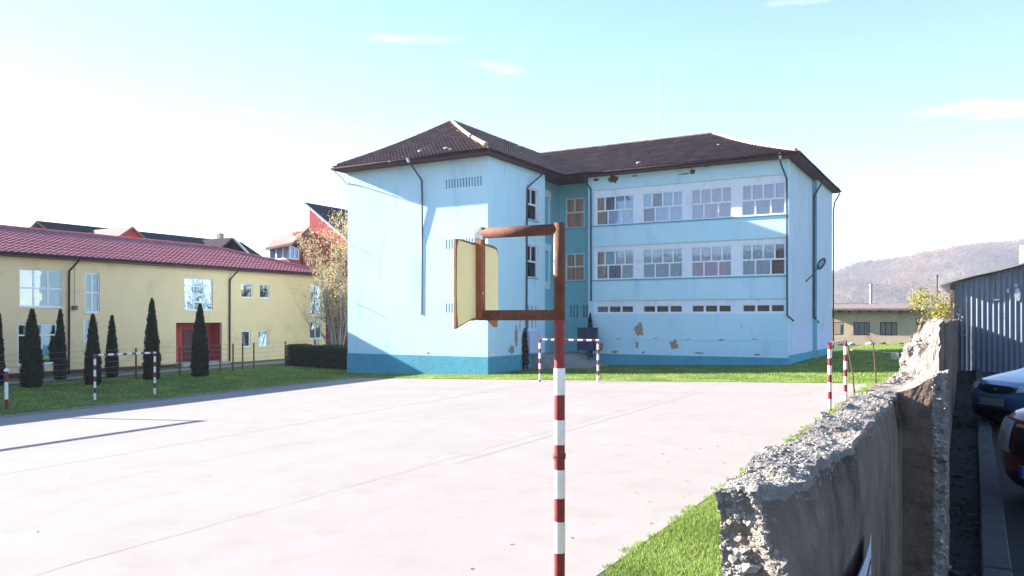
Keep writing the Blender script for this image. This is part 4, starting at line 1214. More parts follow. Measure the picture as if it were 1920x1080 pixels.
# bigger stones set in the broken end
for i in range(16):
    x = random.uniform(-.60, -.42); z = random.uniform(TA - .75, TA - .12)
    p = mapA(x, 2.18, z); s = random.uniform(.012, .028)
    mb = MB(); rr = random.Random(i)
    mb.add([(p.x + v[0] * s * rr.uniform(.8, 1.5), p.y + v[1] * s * .8, p.z + v[2] * s * rr.uniform(.6, 1.0)) for v in IV1], [tuple(f) for f in IF1])
    mb.build('stone', M['pebble'], wall)

# torn sheet sign hanging on the lane side of the wall
sg = empty('hanging_sign', (-.37, 3.4, LZ), 'curling white sheet sign with dark print hanging on the lane side of the wall', 'sign')
def sgn(a, b, off=0):       # a: 0..1 along the wall, b: 0..1 down
    y = 2.45 + 1.12 * a
    z = E - .872 + .006 * math.sin(a * 5) - b * .62
    x = -.364 + .028 * math.sin(math.pi * (1 - a) * .8) * (1 - b * .5) + off
    return (x, y, z)
def sgrid(mb, a0, a1, b0, b1, off, n=14, m_=8):
    for i in range(n):
        for j in range(m_):
            q = [(a0 + (a1 - a0) * (i + di) / n, b0 + (b1 - b0) * (j + dj) / m_) for di, dj in ((0, 0), (1, 0), (1, 1), (0, 1))]
            mb.quad(*[sgn(a, b, off) for a, b in q])
mb = MB(); sgrid(mb, 0, 1, 0, 1, 0); sgrid(mb, 0, 1, 0, 1, -.004); mb.build('sheet', M['sign'], sg, recalc=False)
mb = MB()
sgrid(mb, .05, .95, .13, .155, .003, 14, 1); sgrid(mb, .935, .95, .155, .95, .003, 1, 8)
for k in range(9): sgrid(mb, .10 + k * .092, .15 + k * .092, .20, .42, .003, 2, 4)
for k in range(9): sgrid(mb, .10 + k * .092, .16 + k * .092, .52, .66, .003, 2, 4)
mb.build('printed_border', M['ink'], sg, recalc=False)

# lane: kerb stones, loose stones, weeds
kb = empty('kerb', (.12, 10, LZ), 'long dark concrete kerb running between the gravel strip and the parked cars', 'kerb')
y = -2.0; i = 0
while y < 29:
    L = .98; rr = random.Random(i)
    dx, dz = rr.uniform(-.008, .008), rr.uniform(-.006, .006)
    mb = MB(); c = .012
    x0, x1, z1 = .045 + dx, .215 + dx, LZ + .075 + dz
    ring = [(x0, LZ - .2), (x1, LZ - .2), (x1, z1 - c), (x1 - c, z1), (x0 + c, z1), (x0, z1 - c)]
    vs = [(a, y, b) for a, b in ring] + [(a, y + L, b) for a, b in ring]
    mb.add(vs, [(5, 4, 3, 2, 1, 0), (6, 7, 8, 9, 10, 11)] + [(k, (k + 1) % 6, 6 + (k + 1) % 6, 6 + k) for k in range(6)])
    mb.build('kerb_stone', M['kerb'], kb); y += L + .015; i += 1
n = 900
cx = RNG.uniform(-.38, .03, n); cy = 1.5 + 27 * RNG.uniform(0, 1, n) ** 1.6
cs = np.clip(RNG.lognormal(-4.1, .5, n), .006, .05)
cz = np.array([lanez(a, b) for a, b in zip(cx, cy)]) + cs * .2
o_ = pebbles('lane_stones', np.stack([cx, cy, cz], 1), cs, M['stone'], None); o_['kind'] = 'stuff'

# ================================================================== GOALS AND POSTS
def striped_tube(mb, p0, p1, r, bands, seg=10):
    """bands: list of (length, material index) from p0 on, repeated to the end"""
    p0, p1 = Vector(p0), Vector(p1); L = (p1 - p0).length; d = (p1 - p0) / L; s = 0; i = 0
    while s < L - 1e-4:
        l, mi = bands[i % len(bands)] if not isinstance(bands[0], str) else None
        e = min(L, s + l)
        mb.tube([p0 + d * s, p0 + d * e], r + (.002 if mi else 0), seg, mi, cap=True); s = e; i += 1
def goal(p0, p1, label, h=2.0, r=.05, bars=True, lean=(0, 0)):
    a, b = Vector((p0[0], p0[1], gz(*p0))), Vector((p1[0], p1[1], gz(*p1)))
    zt = max(a.z, b.z) + h
    t = empty('handball_goal', (a + b) / 2, label, 'goal', 'striped goals round the court')
    for q in (a, b):
        mb = MB(); striped_tube(mb, (q.x, q.y, zt), (q.x, q.y, q.z - .1), r, [(.17, 0), (.27, 1), (.22, 0), (.28, 1), (.23, 0), (.28, 1), (.23, 0), (.3, 1)])
        mb.build('post', [M['red_post'], M['white_post']], t, smooth=False)
    d = (Vector((b.x, b.y, 0)) - Vector((a.x, a.y, 0))).normalized()
    mb = MB(); striped_tube(mb, Vector((a.x, a.y, zt)) - d * r, Vector((b.x, b.y, zt)) + d * r, r * .93, [(.2, 0), (.26, 1)])
    mb.build('crossbar', [M['red_post'], M['white_post']], t)
    return t
goal((-33.8, 21.5), (-33.8, 24.5), 'red and white goal on the shaded lawn in front of the yellow building')
goal((-18.56, 34.9), (-15.55, 35.15), 'red and white goal at the far court edge in front of the school entrance')
gr = goal((-3.78, 25.8), (-3.72, 28.75), 'red and white goal seen edge-on at the right of the court', r=.058)
# rusty frame left beyond the right goal
rf = empty('rusty_frame', (-3.6, 32, gz(-3.6, 32)), 'thin rusty bent pipe frame standing beyond the edge-on goal', 'frame')
a0, a1 = Vector((-3.75, 31.4, gz(-3.7, 31.4))), Vector((-3.15, 32.7, gz(-3.2, 32.7)))
for q, ln in ((a0, -.25), (a1, -.12)):
    mb = MB(); mb.tube([q + Vector((0, 0, -.1)), q + Vector((ln * .3, 0, .8)), q + Vector((ln, .1, 1.75)), q + Vector((ln - .15, .1, 1.95))], .028, 6); mb.build('upright', M['rust'], rf, smooth=True)
mb = MB(); mb.tube([a0 + Vector((-.1, 0, 1.6)), a1 + Vector((.0, 0, 1.5)), a1 + Vector((.6, .3, 1.38))], .03, 6); mb.build('rail', M['metalpost'], rf)
mb = MB(); q = a1 + Vector((.62, .3, 1.34)); mb.box(q.x - .14, q.x + .1, q.y - .12, q.y + .12, q.z - .14, q.z + .1); mb.build('bracket_plate', M['metalpost'], rf)
# short striped post at the far left
q = Vector((-33.8, 17.75, gz(-33.8, 17.75)))
sp = empty('marker_post', q, 'short red and white post with round cap at the left picture edge', 'post')
mb = MB(); striped_tube(mb, q + Vector((0, 0, 1.55)), q + Vector((0, 0, -.1)), .065, [(.42, 0), (.7, 1), (.6, 0)]); mb.build('shaft', [M['red_post'], M['white_post']], sp)
mb = MB(); v_, f_ = icos(2); mb.add([(q.x + a[0] * .1, q.y + a[1] * .1, q.z + 1.6 + a[2] * .085) for a in v_], [tuple(f) for f in f_]); mb.build('cap', M['white_post'], sp, smooth=True)
# tall ball-stop frame standing left of the court
bs = empty('ball_stop_frame', (-33.6, 10, gz(-33.6, 10)), 'tall steel ball stop frame left of the court throwing the long thin shadows', 'frame')
for yy in (16.1, 9.5, 3.0):
    mb = MB(); mb.tube([(-33.6, yy, gz(-33.6, yy) - .1), (-33.6, yy, gz(-33.6, 10) + 5.05)], .075, 8); mb.build('post', M['rust'], bs)
mb = MB(); mb.tube([(-33.6, 3.0, gz(-33.6, 10) + 5.0), (-33.6, 16.2, gz(-33.6, 10) + 5.0)], .10, 8); mb.build('top_rail', M['rust'], bs)

# ================================================================== BASKETBALL POST
PX, PY = -3.54, 7.07
g0 = gz(PX, PY)
bp = empty('basketball_post', (PX, PY, g0), 'tall basketball post with rusty bracket arms and a broken pale yellow backboard', 'basketball post')
def zy(py, d=7.9): return E + (598 - py) / 1500 * d
mb = MB()
mb.tube([(PX, PY, zy(418)), (PX, PY, zy(600))], .054, 18)
pu = mb.build('upper_pole', M['rust'], bp, smooth=True)
mb = MB()
bd = [600, 690, 740, 787, 833, 880, 933, 977, 1035, 1083, 1131, 1179, 1215]
for i in range(len(bd) - 1):
    mb.tube([(PX, PY, zy(bd[i])), (PX, PY, zy(bd[i + 1]))], .053 + (.003 if i % 2 else 0), 18, i % 2)
mb.build('striped_pole', [M['red_post'], M['white_post']], bp)
mb = MB()     # flakes of old white paint, also painting in the pole's sunlit left edge
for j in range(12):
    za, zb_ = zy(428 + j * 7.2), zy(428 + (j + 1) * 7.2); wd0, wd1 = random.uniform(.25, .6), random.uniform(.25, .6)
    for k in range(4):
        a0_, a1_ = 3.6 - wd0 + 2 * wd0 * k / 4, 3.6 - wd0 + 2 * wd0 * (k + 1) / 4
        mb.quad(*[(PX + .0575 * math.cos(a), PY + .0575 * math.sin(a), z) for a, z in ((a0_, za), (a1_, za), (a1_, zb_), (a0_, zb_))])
mb.build('paint_highlight_flakes', M['white_post'], pu, recalc=False)
mb = MB()
for k, zz in enumerate((zy(852), zy(856), zy(859))):
    mb.tube([(PX + .060 * math.cos(t), PY + .060 * math.sin(t), zz + .008 * math.sin(t * 2 + k)) for t in np.linspace(0, 6.2832, 15)], .006, 5, cap=False)
mb.tube([(PX - .03, PY - .062, zy(855)), (PX + .02, PY - .085, zy(850)), (PX + .05, PY - .07, zy(858))], .006, 5)
mb.build('wire_tie', M['rust'], bp)
BX = -4.43
mb = MB()
zu = zy(430)
mb.tube([(PX - .03, PY, zu), (BX - .02, PY - .03, zu + .005)], .056, 14); mb.build('arm', M['rust'], bp, smooth=True)
mb = MB(); zl = E + .035
mb.box(BX - .02, PX - .03, PY - .05, PY + .05, zl - .05, zl + .055); mb.build('arm', M['rust'], bp)
mb = MB(); mb.box(BX - .045, BX + .02, PY - .07, PY + .01, zl - .03, zu + .03)
mb.build('front_bar', M['rust2'], bp)
mb = MB()     # folded bare-metal joint at the top corner
mb.add([(BX - .06, PY - .09, zu - .03), (BX + .05, PY - .08, zu - .07), (BX + .07, PY + .04, zu - .02), (BX - .05, PY + .05, zu + .0), (BX - .065, PY - .08, zu + .05), (BX + .02, PY - .075, zu + .066), (BX + .04, PY + .04, zu + .068), (BX - .05, PY + .05, zu + .06)],
       [(3, 2, 1, 0), (4, 5, 6, 7), (0, 1, 5, 4), (1, 2, 6, 5), (2, 3, 7, 6), (3, 0, 4, 7)])
mb.build('torn_joint', M['zinc'], bp)
mb = MB(); v_, f_ = icos(1); mb.add([(BX + .012 + a[0] * .012, PY - .03 + a[1] * .022, E + .27 + a[2] * .022) for a in v_], [tuple(f) for f in f_]); mb.build('bolt', M['zinc'], bp)
# backboard: raw board with a yellow sheet on its back
def extrude_outline(mb, pts, x0, x1, mi=0):
    n = len(pts)
    mb.add([(x0, a, b) for a, b in pts] + [(x1, a, b) for a, b in pts], [tuple(range(n)), tuple(range(2 * n - 1, n - 1, -1))] + [(i, (i + 1) % n, n + (i + 1) % n, n + i) for i in range(n)], mi)
yn, yf2 = PY - .43, PY + .39
out = [(yn, E + .80), (yn + .12, E + .805), (yn + .3, E + .79), (PY + .1, E + .80), (PY + .28, E + .79), (yf2 - .02, E + .77), (yf2, E + .70), (yf2 - .01, E + .3), (yf2, E + .0), (yf2 - .01, E - .085), (yf2 - .06, E - .09), (yf2 - .2, E - .01), (PY + .05, E - .01), (PY - .18, E - .02), (yn + .1, E - .07), (yn + .01, E - .10), (yn, E - .085), (yn - .004, E + .3)]
mb = MB(); extrude_outline(mb, out, BX - .076, BX - .052); bb = mb.build('backboard', M['ply'], bp)
yel_o = [(yn + .018, E + .72), (yn + .05, E + .79), (yn + .3, E + .765), (PY + .1, E + .775), (PY + .27, E + .76), (yf2 - .04, E + .745), (yf2 - .004, E + .66), (yf2 - .012, E + .3), (yf2 - .002, E + .02), (PY + .05, E + .005), (PY - .12, E + .01), (yn + .08, E - .06), (yn + .04, E - .075), (yn + .018, E + .06), (yn + .01, E + .3)]
mb = MB(); extrude_outline(mb, yel_o, BX - .05, BX - .046); mb.build('yellow_sheet', M['board'], bb)

# ================================================================== FENCE BY THE YELLOW BUILDING
fe = empty('wire_fence', (-41.3, 30, gz(-41, 30)), 'low wire fence with rusty posts in front of the yellow building', 'fence')
FXX = -41.2
pys = []
for px in (-60, -20, 60, 170, 255, 337, 413, 437, 455, 476, 535, 590, 640):
    yy = onx(px, 600, FXX).y; pys.append(yy)
    zb_ = gz(FXX, yy)
    mb = MB(); mb.box(FXX - .035, FXX + .035, yy - .035, yy + .035, zb_ - .1, zb_ + 1.75); mb.build('post', M['rust'], fe)
for k in range(6):
    mb = MB()
    pts = []
    for i, yy in enumerate(pys): pts.append((FXX + .04, yy, gz(FXX, yy) + .15 + k * .31))
    mb.tube(pts, .007, 4); mb.build('wire', M['metalpost'], fe)

# ================================================================== VEGETATION
def thuja(x, y, h, r, label, seed):
    z = gz(x, y)
    t = empty('thuja_tree', (x, y, z), label, 'tree', 'columnar thujas in front of the yellow building')
    rr = np.random.default_rng(seed)
    mb = MB(); mb.tube([(x, y, z - .1), (x, y, z + h * .6)], [.07, .03], 7); mb.build('trunk', M['bark'], t)
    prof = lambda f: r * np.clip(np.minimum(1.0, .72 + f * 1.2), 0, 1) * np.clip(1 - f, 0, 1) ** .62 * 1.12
    mb = MB()
    nseg, nr = 10, 9
    vs = []
    for i in range(nr):
        f = .03 + .95 * i / (nr - 1)
        for k in range(nseg):
            a = 2 * math.pi * k / nseg; q = float(prof(np.array(f))) * .78 * (1 + .12 * noise.noise(Vector((x + math.cos(a) * 2, y + math.sin(a) * 2, f * 5))))
            vs.append((x + q * math.cos(a), y + q * math.sin(a), z + h * f))
    mb.add(vs, [(i * nseg + k, i * nseg + (k + 1) % nseg, (i + 1) * nseg + (k + 1) % nseg, (i + 1) * nseg + k) for i in range(nr - 1) for k in range(nseg)])
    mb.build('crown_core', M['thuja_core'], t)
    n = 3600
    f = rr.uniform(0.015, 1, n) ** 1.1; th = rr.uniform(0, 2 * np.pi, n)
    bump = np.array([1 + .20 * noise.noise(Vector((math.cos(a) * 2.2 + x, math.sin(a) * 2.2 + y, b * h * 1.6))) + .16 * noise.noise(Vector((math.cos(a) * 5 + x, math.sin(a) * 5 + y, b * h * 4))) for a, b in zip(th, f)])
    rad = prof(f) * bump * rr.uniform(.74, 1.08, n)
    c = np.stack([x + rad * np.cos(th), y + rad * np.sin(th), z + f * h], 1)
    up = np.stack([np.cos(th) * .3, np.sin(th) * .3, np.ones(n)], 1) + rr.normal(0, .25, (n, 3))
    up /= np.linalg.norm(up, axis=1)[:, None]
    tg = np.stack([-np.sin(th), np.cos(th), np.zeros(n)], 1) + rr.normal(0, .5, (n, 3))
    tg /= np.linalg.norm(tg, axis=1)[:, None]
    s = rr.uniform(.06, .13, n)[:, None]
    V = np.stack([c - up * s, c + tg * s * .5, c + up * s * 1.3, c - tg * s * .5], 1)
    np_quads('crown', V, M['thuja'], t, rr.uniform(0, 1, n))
TH = [(-2, 590, 722, 9, 'columnar thuja cut off by the left picture edge'), (60, 582, 727, 19, 'broad thuja in front of the leftmost ground floor window'), (113, 583, 712, 11, 'slim thuja beside the left downpipe of the yellow building'), (174, 592, 722, 14, 'thuja behind the left post of the lawn goal'),
      (210, 594, 708, 11, 'slim thuja showing between the posts of the lawn goal'), (285, 562, 712, 15, 'tall thuja behind the right post of the lawn goal'), (375, 572, 706, 16, 'tall thuja in front of the red entrance niche')]
for i, (px, pt_, pb, hw, lab) in enumerate(TH):
    d = 40.0
    for _ in range(12):
        q = atd(px, pb, d); d = (E - gz(q.x, q.y)) * 1500 / (pb - 598)
    q = atd(px, pb, d)
    thuja(q.x, q.y, (pb - pt_) / 1500 * d, hw / 1500 * d, lab, 40 + i)

# clipped hedge at the corner of the school
hx0, hx1, hy0, hy1 = -41.6, -35.25, 40.4, 42.0
hz = gz(-38, 41); hh = E - 1.88 - hz
hg = empty('clipped_hedge', (-38.5, 41.2, hz), 'dark green clipped box hedge at the left corner of the school', 'hedge')
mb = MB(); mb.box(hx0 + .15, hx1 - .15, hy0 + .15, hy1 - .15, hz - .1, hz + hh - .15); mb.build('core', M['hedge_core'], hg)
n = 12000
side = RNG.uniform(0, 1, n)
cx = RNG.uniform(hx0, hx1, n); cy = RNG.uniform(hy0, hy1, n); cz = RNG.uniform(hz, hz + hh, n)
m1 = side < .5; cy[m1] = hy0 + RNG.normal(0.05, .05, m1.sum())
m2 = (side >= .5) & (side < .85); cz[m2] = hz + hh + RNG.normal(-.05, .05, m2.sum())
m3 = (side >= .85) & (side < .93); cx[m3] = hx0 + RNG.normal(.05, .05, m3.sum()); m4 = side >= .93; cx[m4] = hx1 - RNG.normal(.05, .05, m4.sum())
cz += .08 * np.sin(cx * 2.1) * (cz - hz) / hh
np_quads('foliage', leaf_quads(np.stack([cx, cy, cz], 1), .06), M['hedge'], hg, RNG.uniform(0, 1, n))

# sparse autumn tree between the school and the yellow building
def branchy(x, y, h, label, name, n_stem=7, spread=2.0, nleaf=5200, leaf=.085, lm='autumn', barkm='greybark', seed=3, leaf_lo=.25, cat='tree', r0=.09, bl=1.0, wob=.13):
    rr = random.Random(seed); z = gz(x, y)
    t = empty(name, (x, y, z), label, cat)
    mb = MB(); tips = []
    def grow(p, d, L, r, lvl):
        pts = [p]; dd = d.copy(); n = 5
        for i in range(n):
            dd = (dd + Vector((rr.gauss(0, wob), rr.gauss(0, wob), .06))).normalized(); pts.append(pts[-1] + dd * L / n)
        mb.tube(pts, [r * (1 - .75 * i / n) for i in range(n + 1)], 6 if lvl == 0 else 4, cap=False)
        for i, q in enumerate(pts[1:]): tips.append((q, lvl))
        if lvl < 3:
            for k in range(5 if lvl < 2 else 4):
                i = rr.randint(1, n); a = rr.uniform(0, 6.28)
                nd = (dd * .8 + Vector((math.cos(a), math.sin(a), .25)) * .75).normalized()
                grow(pts[i], nd, L * rr.uniform(.38, .58) * bl, r * (1 - .7 * i / n) * .55, lvl + 1)
    for s in range(n_stem):
        a = rr.uniform(0, 6.28); k = rr.uniform(.05, 1)
        d = Vector((math.cos(a) * k * spread / h, math.sin(a) * k * spread / h, 1)).normalized()
        grow(Vector((x + math.cos(a) * .25, y + math.sin(a) * .25, z - .1)), d, h * rr.uniform(.62, .95), r0, 0)
    mb.build('trunk', M[barkm], t, smooth=True, recalc=False)
    cand = [q for q, l in tips if l >= 1 and q.z > z + h * leaf_lo]
    idx = RNG.integers(0, len(cand), nleaf)
    c = np.array([cand[i][:] for i in idx]) + RNG.normal(0, .16, (nleaf, 3))
    np_quads('crown', leaf_quads(c, leaf), M[lm], t, np.clip(RNG.normal(.5, .3, nleaf), 0, 1))
    return t
branchy(-42.2, 46.3, 10.0, 'tall sparse autumn tree with yellow leaves against the red tower', 'autumn_tree', 12, 1.7, 8200, .07, seed=5, bl=.75, wob=.08)
branchy(-43.3, 46.0, 5.6, 'small half bare tree in front of the yellow building end windows', 'autumn_tree', 4, 2.0, 260, .06, seed=9, r0=.045, bl=.8)
branchy(-43.6, 50.8, 10.4, 'autumn tree standing closest behind the school corner', 'autumn_tree', 10, 1.4, 7000, .07, seed=15, bl=.7, wob=.08)
# shrubs by the shed corner
q = ony(1763, 600, 27.5); branchy(q.x, q.y, 3.6, 'yellow green leafy shrub at the shed corner above the wall', 'leafy_shrub', 6, .15, 700, .05, 'bushleaf', seed=21, leaf_lo=.72, cat='shrub', r0=.022, bl=.2, wob=.03)
q = ony(1773, 600, 28.8); branchy(q.x, q.y, 3.9, 'reddish brown thin shrub climbing the shed corner post', 'leafy_shrub', 4, .1, 220, .05, 'autumn', seed=22, leaf_lo=.5, cat='shrub', r0=.02, bl=.2, wob=.03)

# ------------------------------------------------------------------ grass
def grass(name, n, xr_, yr_, hgt, wid, fz=gz, mask=None, lm='grass', pw=1.0):
    x = RNG.uniform(*xr_, n); y = yr_[0] + (yr_[1] - yr_[0]) * RNG.uniform(0, 1, n) ** pw
    if mask is not None:
        k = mask(x, y); x, y = x[k], y[k]; n = len(x)
    z = np.array([fz(a, b) for a, b in zip(x, y)])
    h = hgt * RNG.uniform(.45, 1.25, n); w = wid * RNG.uniform(.7, 1.3, n)
    a = RNG.uniform(0, 6.28, n); la = RNG.uniform(0, 6.28, n); ln = RNG.uniform(.1, .8, n) * h
    dx, dy = np.cos(a) * w, np.sin(a) * w
    V = np.stack([np.stack([x - dx, y - dy, z - .005], 1), np.stack([x + dx, y + dy, z - .005], 1), np.stack([x + np.cos(la) * ln, y + np.sin(la) * ln, z + h], 1)], 1)
    clump = np.array([noise.noise(Vector((p * .7, q_ * .7, 0))) for p, q_ in zip(x, y)])
    o = np_quads(name, V, M[lm], None, np.clip(.5 + clump * .5 + RNG.normal(0, .22, n), 0, 1))
    o['kind'] = 'stuff'
    return o
edge = lambda x, y: x > CX1 - .03 + .06 * np.sin(y * 3.1) + .05 * np.sin(y * 7.7) + .05 * np.sin(y * 17)
grass('grass_strip', 90000, (-4.0, -.62), (2.0, 13.0), .055, .006, mask=edge)
grass('grass_strip', 60000, (-4.0, -.62), (13.0, 37.0), .06, .012, mask=edge)
grass('grass_lawn', 70000, (-42.5, CX0 - .22), (14, 46), .07, .018)
grass('grass_lawn', 70000, (-32, -2), (36.02, 47.5), .07, .016, mask=lambda x, y: (y > 36.05 + .15 * np.sin(x * 2.3) + .1 * np.sin(x * 6.1)) & ~((x < -24.2) & (y > 39.2)) & ~((x > -25) & (x < -20.7) & (y > 44.4)), pw=1.6)
grass('grass_lawn', 45000, (-9, 3), (40, 83), .10, .03)
grass('lane_weeds', 2600, (-.40, .03), (3, 29), .06, .008, fz=lanez, lm='weed', mask=lambda x, y: np.sin(y * 1.9) + np.sin(y * .83 + 1) > .9)

# fallen leaves and scraps blown over the court and lawns
n = 170
lx = RNG.uniform(-30.5, -1, n); ly = 4 + 34 * RNG.uniform(0, 1, n)
near_edge = RNG.uniform(0, 1, n) < .75
lx[near_edge] = CX1 + RNG.normal(-.5, 1.0, near_edge.sum())
lx = np.minimum(lx, -.8)
lz = np.array([gz(a, b) for a, b in zip(lx, ly)]) + .022 + .03 * (lx > CX1)
fl = np_quads('fallen_leaves', leaf_quads(np.stack([lx, ly, lz], 1), .032, flat=.8), M['autumn'], None, RNG.uniform(0, 1, n)); fl['kind'] = 'stuff'

# ================================================================== CARS
def car(name, front, heading, paint, label, f_prof, plate_txt, kind):
    """stack of rounded plan outlines from sill to roof; front = ground point below the nose centre"""
    hd = Vector((heading[0], heading[1], 0)).normalized(); rt_ = Vector((hd.y, -hd.x, 0))
    z0 = LZ - .03
    t = empty(name, (front[0] - hd.x * 2, front[1] - hd.y * 2, z0), label, 'car', 'cars parked nose to the kerb')
    Ltot = 4.35
    Zs = [p[0] for p in f_prof]
    def prof(z, k): return float(np.interp(z, Zs, [p[k] for p in f_prof]))
    def P(z, th, off=0.0):
        fr, re, w = prof(z, 1), Ltot - prof(z, 2), prof(z, 3)
        mid, half = (fr + re) / 2, (re - fr) / 2
        c_, s_ = math.cos(th), math.sin(th)
        nl, nw = 2 / 6.0, 2 / 3.4          # flat nose, rounded corners
        ex_, ey_ = math.copysign(abs(c_) ** nl, c_), math.copysign(abs(s_) ** nw, s_)
        s = mid - half * ex_; l = w * ey_
        q = Vector((front[0], front[1], z0 + z)) - hd * s + rt_ * l
        if off:
            e = 1e-3
            a = P(z, th + e) - P(z, th - e); b = P(z + .01, th) - P(max(z - .01, Zs[0]), th)
            nn_ = a.cross(b)
            if nn_.length > 1e-9:
                nn_.normalize()
                c0 = Vector((front[0], front[1], z0 + .5)) - hd * 2.1
                if nn_.dot(q - c0) < 0: nn_ = -nn_
                q = q + nn_ * off
        return q
    N = 192
    ths = [2 * math.pi * k / N for k in range(N)]
    zz = []
    for a, b in zip(Zs[:-1], Zs[1:]): zz += [a + (b - a) * i / 4 for i in range(4)]
    zz.append(Zs[-1])
    vs = [P(z, th) for z in zz for th in ths]
    fs = [(i * N + k, i * N + (k + 1) % N, (i + 1) * N + (k + 1) % N, (i + 1) * N + k) for i in range(len(zz) - 1) for k in range(N)]
    fs.append(tuple((len(zz) - 1) * N + k for k in range(N)))
    mb = MB(); mb.add(vs, fs); body = mb.build('body', M[paint], t, smooth=True)
    def patch(nm, z_lo, z_hi, t_lo, t_hi, m, off, n=10, k=6, parent=t, shape=None):
        mb = MB(); g = []
        for j in range(k + 1):
            for i in range(n + 1):
                f, g_ = i / n, j / k
                th = t_lo + (t_hi - t_lo) * f
                zl_, zh_ = (z_lo, z_hi) if shape is None else shape(f, z_lo, z_hi)
                g.append(P(zl_ + (zh_ - zl_) * g_, th, off))
        mb.add(g, [(j * (n + 1) + i, j * (n + 1) + i + 1, (j + 1) * (n + 1) + i + 1, (j + 1) * (n + 1) + i) for j in range(k) for i in range(n)])
        return mb.build(nm, M[m], parent, smooth=True)
    if kind == 'oval':     # low wide mouth grille, slim swept headlights
        patch('grille', .56, .68, -.20, .20, 'cargrille', .006, 20, 4, shape=lambda f, a, b: (a + .05 * (2 * f - 1) ** 2, b - .035 * (2 * f - 1) ** 4))
        patch('emblem', .61, .635, -.004, .004, 'lamp', .016, 4, 3)
        patch('lower_intake', .20, .34, -.5, .5, 'cargrille', .005, 16, 3)
        for sgn_ in (-1, 1):
            h_ = patch('headlight', .60, .74, sgn_ * .25, sgn_ * .85, 'lens', .016, 16, 6, shape=lambda f, a, b: (a + .05 * f, b - .05 * (1 - f)))
            patch('fog_light', .30, .38, sgn_ * .62, sgn_ * .74, 'lens', .007, 5, 3)
    else:                   # tall grille with chrome bar, upright headlights
        patch('grille', .44, .72, -.19, .19, 'cargrille', .012, 18, 6, shape=lambda f, a, b: (a + .04 * (2 * f - 1) ** 2, b))
        patch('chrome_bar', .725, .755, -.22, .22, 'chrome', .016, 18, 2)
        patch('lower_intake', .20, .30, -.5, .5, 'cargrille', .005, 16, 3)
        for sgn_ in (-1, 1):
            h_ = patch('headlight', .50, .80, sgn_ * .25, sgn_ * .80, 'lens', .016, 16, 8, shape=lambda f, a, b: (a + .10 * f * f, b - .03 * (1 - f)))
            patch('reflector', .58, .68, sgn_ * .34, sgn_ * .48, 'chrome', .022, 8, 6, parent=h_)
    patch('windscreen', 1.0, 1.36, -.55, .55, 'carglass', .004, 14, 6)
    for sgn_ in (-1, 1):
        patch('side_window', 1.02, 1.34, sgn_ * 1.12, sgn_ * 1.95, 'carglass', .004, 14, 5)
    # number plate
    pz = .44 if kind == 'oval' else .36
    c = P(pz, 0, .03)
    def pl(l, z): return c + rt_ * l + Vector((0, 0, z))
    mb = MB(); mb.hexa([pl(-.26, -.055) + hd * .012, pl(.26, -.055) + hd * .012, pl(.26, -.055), pl(-.26, -.055), pl(-.26, .055) + hd * .012, pl(.26, .055) + hd * .012, pl(.26, .055), pl(-.26, .055)])
    np_ = mb.build('number_plate', M['plate'], t)
    mb = MB(); mb.quad(pl(.26, -.053) + hd * .014, pl(.215, -.053) + hd * .014, pl(.215, .053) + hd * .014, pl(.26, .053) + hd * .014); mb.build('blue_band', M['eublue'], np_, recalc=False)
    if plate_txt:
        cu = bpy.data.curves.new('plate_text', 'FONT'); cu.body = plate_txt; cu.size = .10; cu.align_x = 'CENTER'; cu.align_y = 'CENTER'; cu.extrude = .0005
        tmp = bpy.data.objects.new('plate_text', cu); COL.objects.link(tmp)
        bpy.context.view_layer.update()
        me = bpy.data.meshes.new_from_object(tmp.evaluated_get(bpy.context.evaluated_depsgraph_get()))
        bpy.data.objects.remove(tmp)
        for v in me.vertices:
            q = pl(-v.co.x + .165, v.co.y) + hd * (.0145 + v.co.z)
            v.co = q - WLOC[t.name]
        me.materials.clear(); me.materials.append(M['ink'])
        ob = bpy.data.objects.new('plate_letters', me); COL.objects.link(ob); ob.parent = np_; WLOC[ob.name] = WLOC[t.name]
    # wheels
    for s in (.82, 3.42):
        for sgn_ in (-1, 1):
            cc = Vector((front[0], front[1], z0 + .31)) - hd * s + rt_ * (sgn_ * (prof(.4, 3) - .10))
            mb = MB(); mb.tube([cc - rt_ * .10 * sgn_, cc + rt_ * .10 * sgn_], .31, 24); w = mb.build('wheel', M['tyre'], t)
            mb = MB(); mb.tube([cc + rt_ * .1001 * sgn_, cc + rt_ * .112 * sgn_], [.20, .18], 20); mb.build('rim', M['metalpost'], w)
    for sgn_ in (-1, 1):
        a = P(1.0, sgn_ * 1.12, .02); mb = MB()
        v_, f_ = icos(2); mb.add([a + rt_ * (sgn_ * .10 + v[0] * .10) + hd * (v[1] * .05) + Vector((0, 0, .03 + v[2] * .075)) for v in v_], [tuple(f) for f in f_]); mb.build('wing_mirror', M[paint], t, smooth=True)
    return t
pf_blue = [(.17, .10, .10, .80), (.26, .03, .05, .85), (.42, .0, .02, .875), (.52, .01, .0, .88), (.60, .05, .0, .88), (.68, .10, .02, .875), (.74, .20, .04, .865), (.80, .45, .06, .85), (.88, .86, .07, .82), (.95, 1.12, .08, .79), (1.15, 1.48, .22, .71), (1.35, 1.92, .48, .61), (1.43, 2.25, .80, .50), (1.455, 2.6, 1.2, .35)]
pf_red = [(.18, .12, .10, .80), (.28, .05, .05, .86), (.42, .01, .02, .87), (.58, .0, .0, .875), (.70, .03, .0, .875), (.78, .07, .02, .865), (.84, .17, .04, .855), (.90, .42, .06, .835), (.97, .85, .07, .80), (1.02, 1.05, .08, .78), (1.2, 1.36, .18, .72), (1.42, 1.78, .40, .63), (1.51, 2.1, .70, .52), (1.535, 2.5, 1.1, .36)]
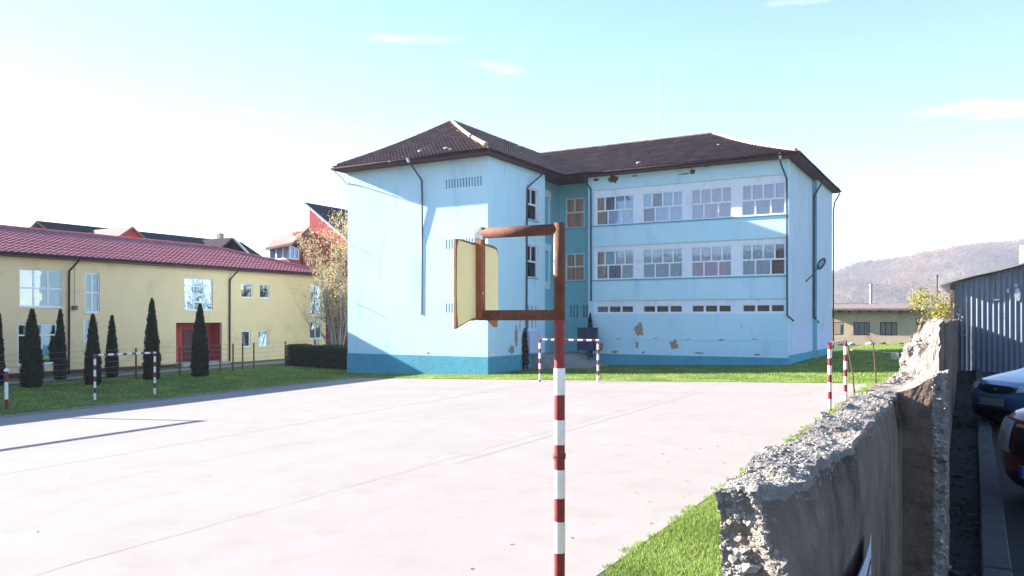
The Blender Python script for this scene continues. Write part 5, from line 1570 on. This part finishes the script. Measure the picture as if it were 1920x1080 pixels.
car('parked_car', (.24, 14.1), (-.77, -.64), 'carblue', 'blue car parked in front of the corrugated shed with a low wide grille', pf_blue, '', 'oval')
car('parked_car', (.52, 8.1), (-.75, -.66), 'carred', 'dark maroon car nearest the camera with chrome grille bar', pf_red, 'H', 'tall')

# ================================================================== HILL, WOOD, HAZE
K = 2.7                      # the hill stands well over a kilometre off
hxp = [-260, -160, -120, -75, -58, -34, -22, 4, 24, 60, 120, 220, 330]
hzp = [0, 6, 14, 25.5, 32.5, 33.5, 37, 40, 40, 45, 52, 50, 40]
def hillz(X, Y):
    x, y = X / K, Y / K
    r = float(np.interp(x, hxp, hzp))
    t = min(max((y - 330) / 190, 0), 1)
    s = t * t * (3 - 2 * t) if y <= 520 else max(0, 1 - ((y - 520) / 260) ** 2)
    g = 7 * noise.noise(Vector((x * .022 + y * .010, y * .012, 1))) + 4 * noise.noise(Vector((x * .06 + y * .03, y * .04, 4)))
    return gz(0, 100) - .5 + K * (r * s + g * min(1, 4 * t * (1 - t) + (.1 if t >= 1 else 0)) * min(1, r / 20))
hill = sheet('hill', list(np.linspace(-260 * K, 330 * K, 90)), list(np.linspace(325 * K, 775 * K, 64)), hillz, M['hill'])
# unseen hill added behind the viewer, so windows reflect land instead of low sky
sheet('added_reflection_hill', list(np.linspace(-900, 900, 40)), list(np.linspace(-900, -260, 14)), lambda x, y: gz(x, y) - .3 + (70 + 18 * noise.noise(Vector((x * .006, 0, 3)))) * min(1, max(0, (-260 - y) / 420)) ** .8, M['hill'])
nt_ = 9500
tx = RNG.uniform(-150, 130, nt_); ty = 345 + 195 * RNG.uniform(0, 1, nt_) ** .85
keep = (tx / ty < .16) & (tx / ty > -.24)
tx, ty = tx[keep] * K, ty[keep] * K; nt_ = len(tx)
cen, tin, siz = [], [], []
for x, y in zip(tx, ty):
    z = hillz(x, y); h = RNG.uniform(6.5, 12); base = np.clip(.45 + .75 * noise.noise(Vector((x * .009, y * .009, 7))) + RNG.normal(0, .14), 0, 1)
    k = 44
    v = RNG.normal(size=(k, 3)); v /= np.linalg.norm(v, axis=1)[:, None]; v *= RNG.uniform(.3, 1, (k, 1)) ** .5
    v *= np.array([h * .36, h * .36, h * .48]); v += np.array([x, y, z + h * .50])
    cen.append(v); tin.append(np.clip(base + RNG.normal(0, .05, k), 0, 1)); siz.append(np.full(k, h * .075))
cen = np.concatenate(cen); tin = np.concatenate(tin); siz = np.concatenate(siz)
wd = np_quads('hillside_wood', leaf_quads(cen, siz), M['wood'], None, tin); wd['kind'] = 'stuff'

mb = MB(); mb.box(-2600, 2600, -1000, 2600, -5.0, 190)
hzo = mb.build('haze', []); hzo['kind'] = 'stuff'
hm = bpy.data.materials.new('haze_air'); hm.use_nodes = True
nt = hm.node_tree
nt.nodes.remove(nt.nodes['Principled BSDF'])
pv = nt.nodes.new('ShaderNodeVolumePrincipled')
pv.inputs['Color'].default_value = (.86, .91, 1.0, 1)
pv.inputs['Density'].default_value = .00024
pv.inputs['Anisotropy'].default_value = 0.0
nt.links.new(pv.outputs['Volume'], nt.nodes['Material Output'].inputs['Volume'])
hzo.data.materials.append(hm)
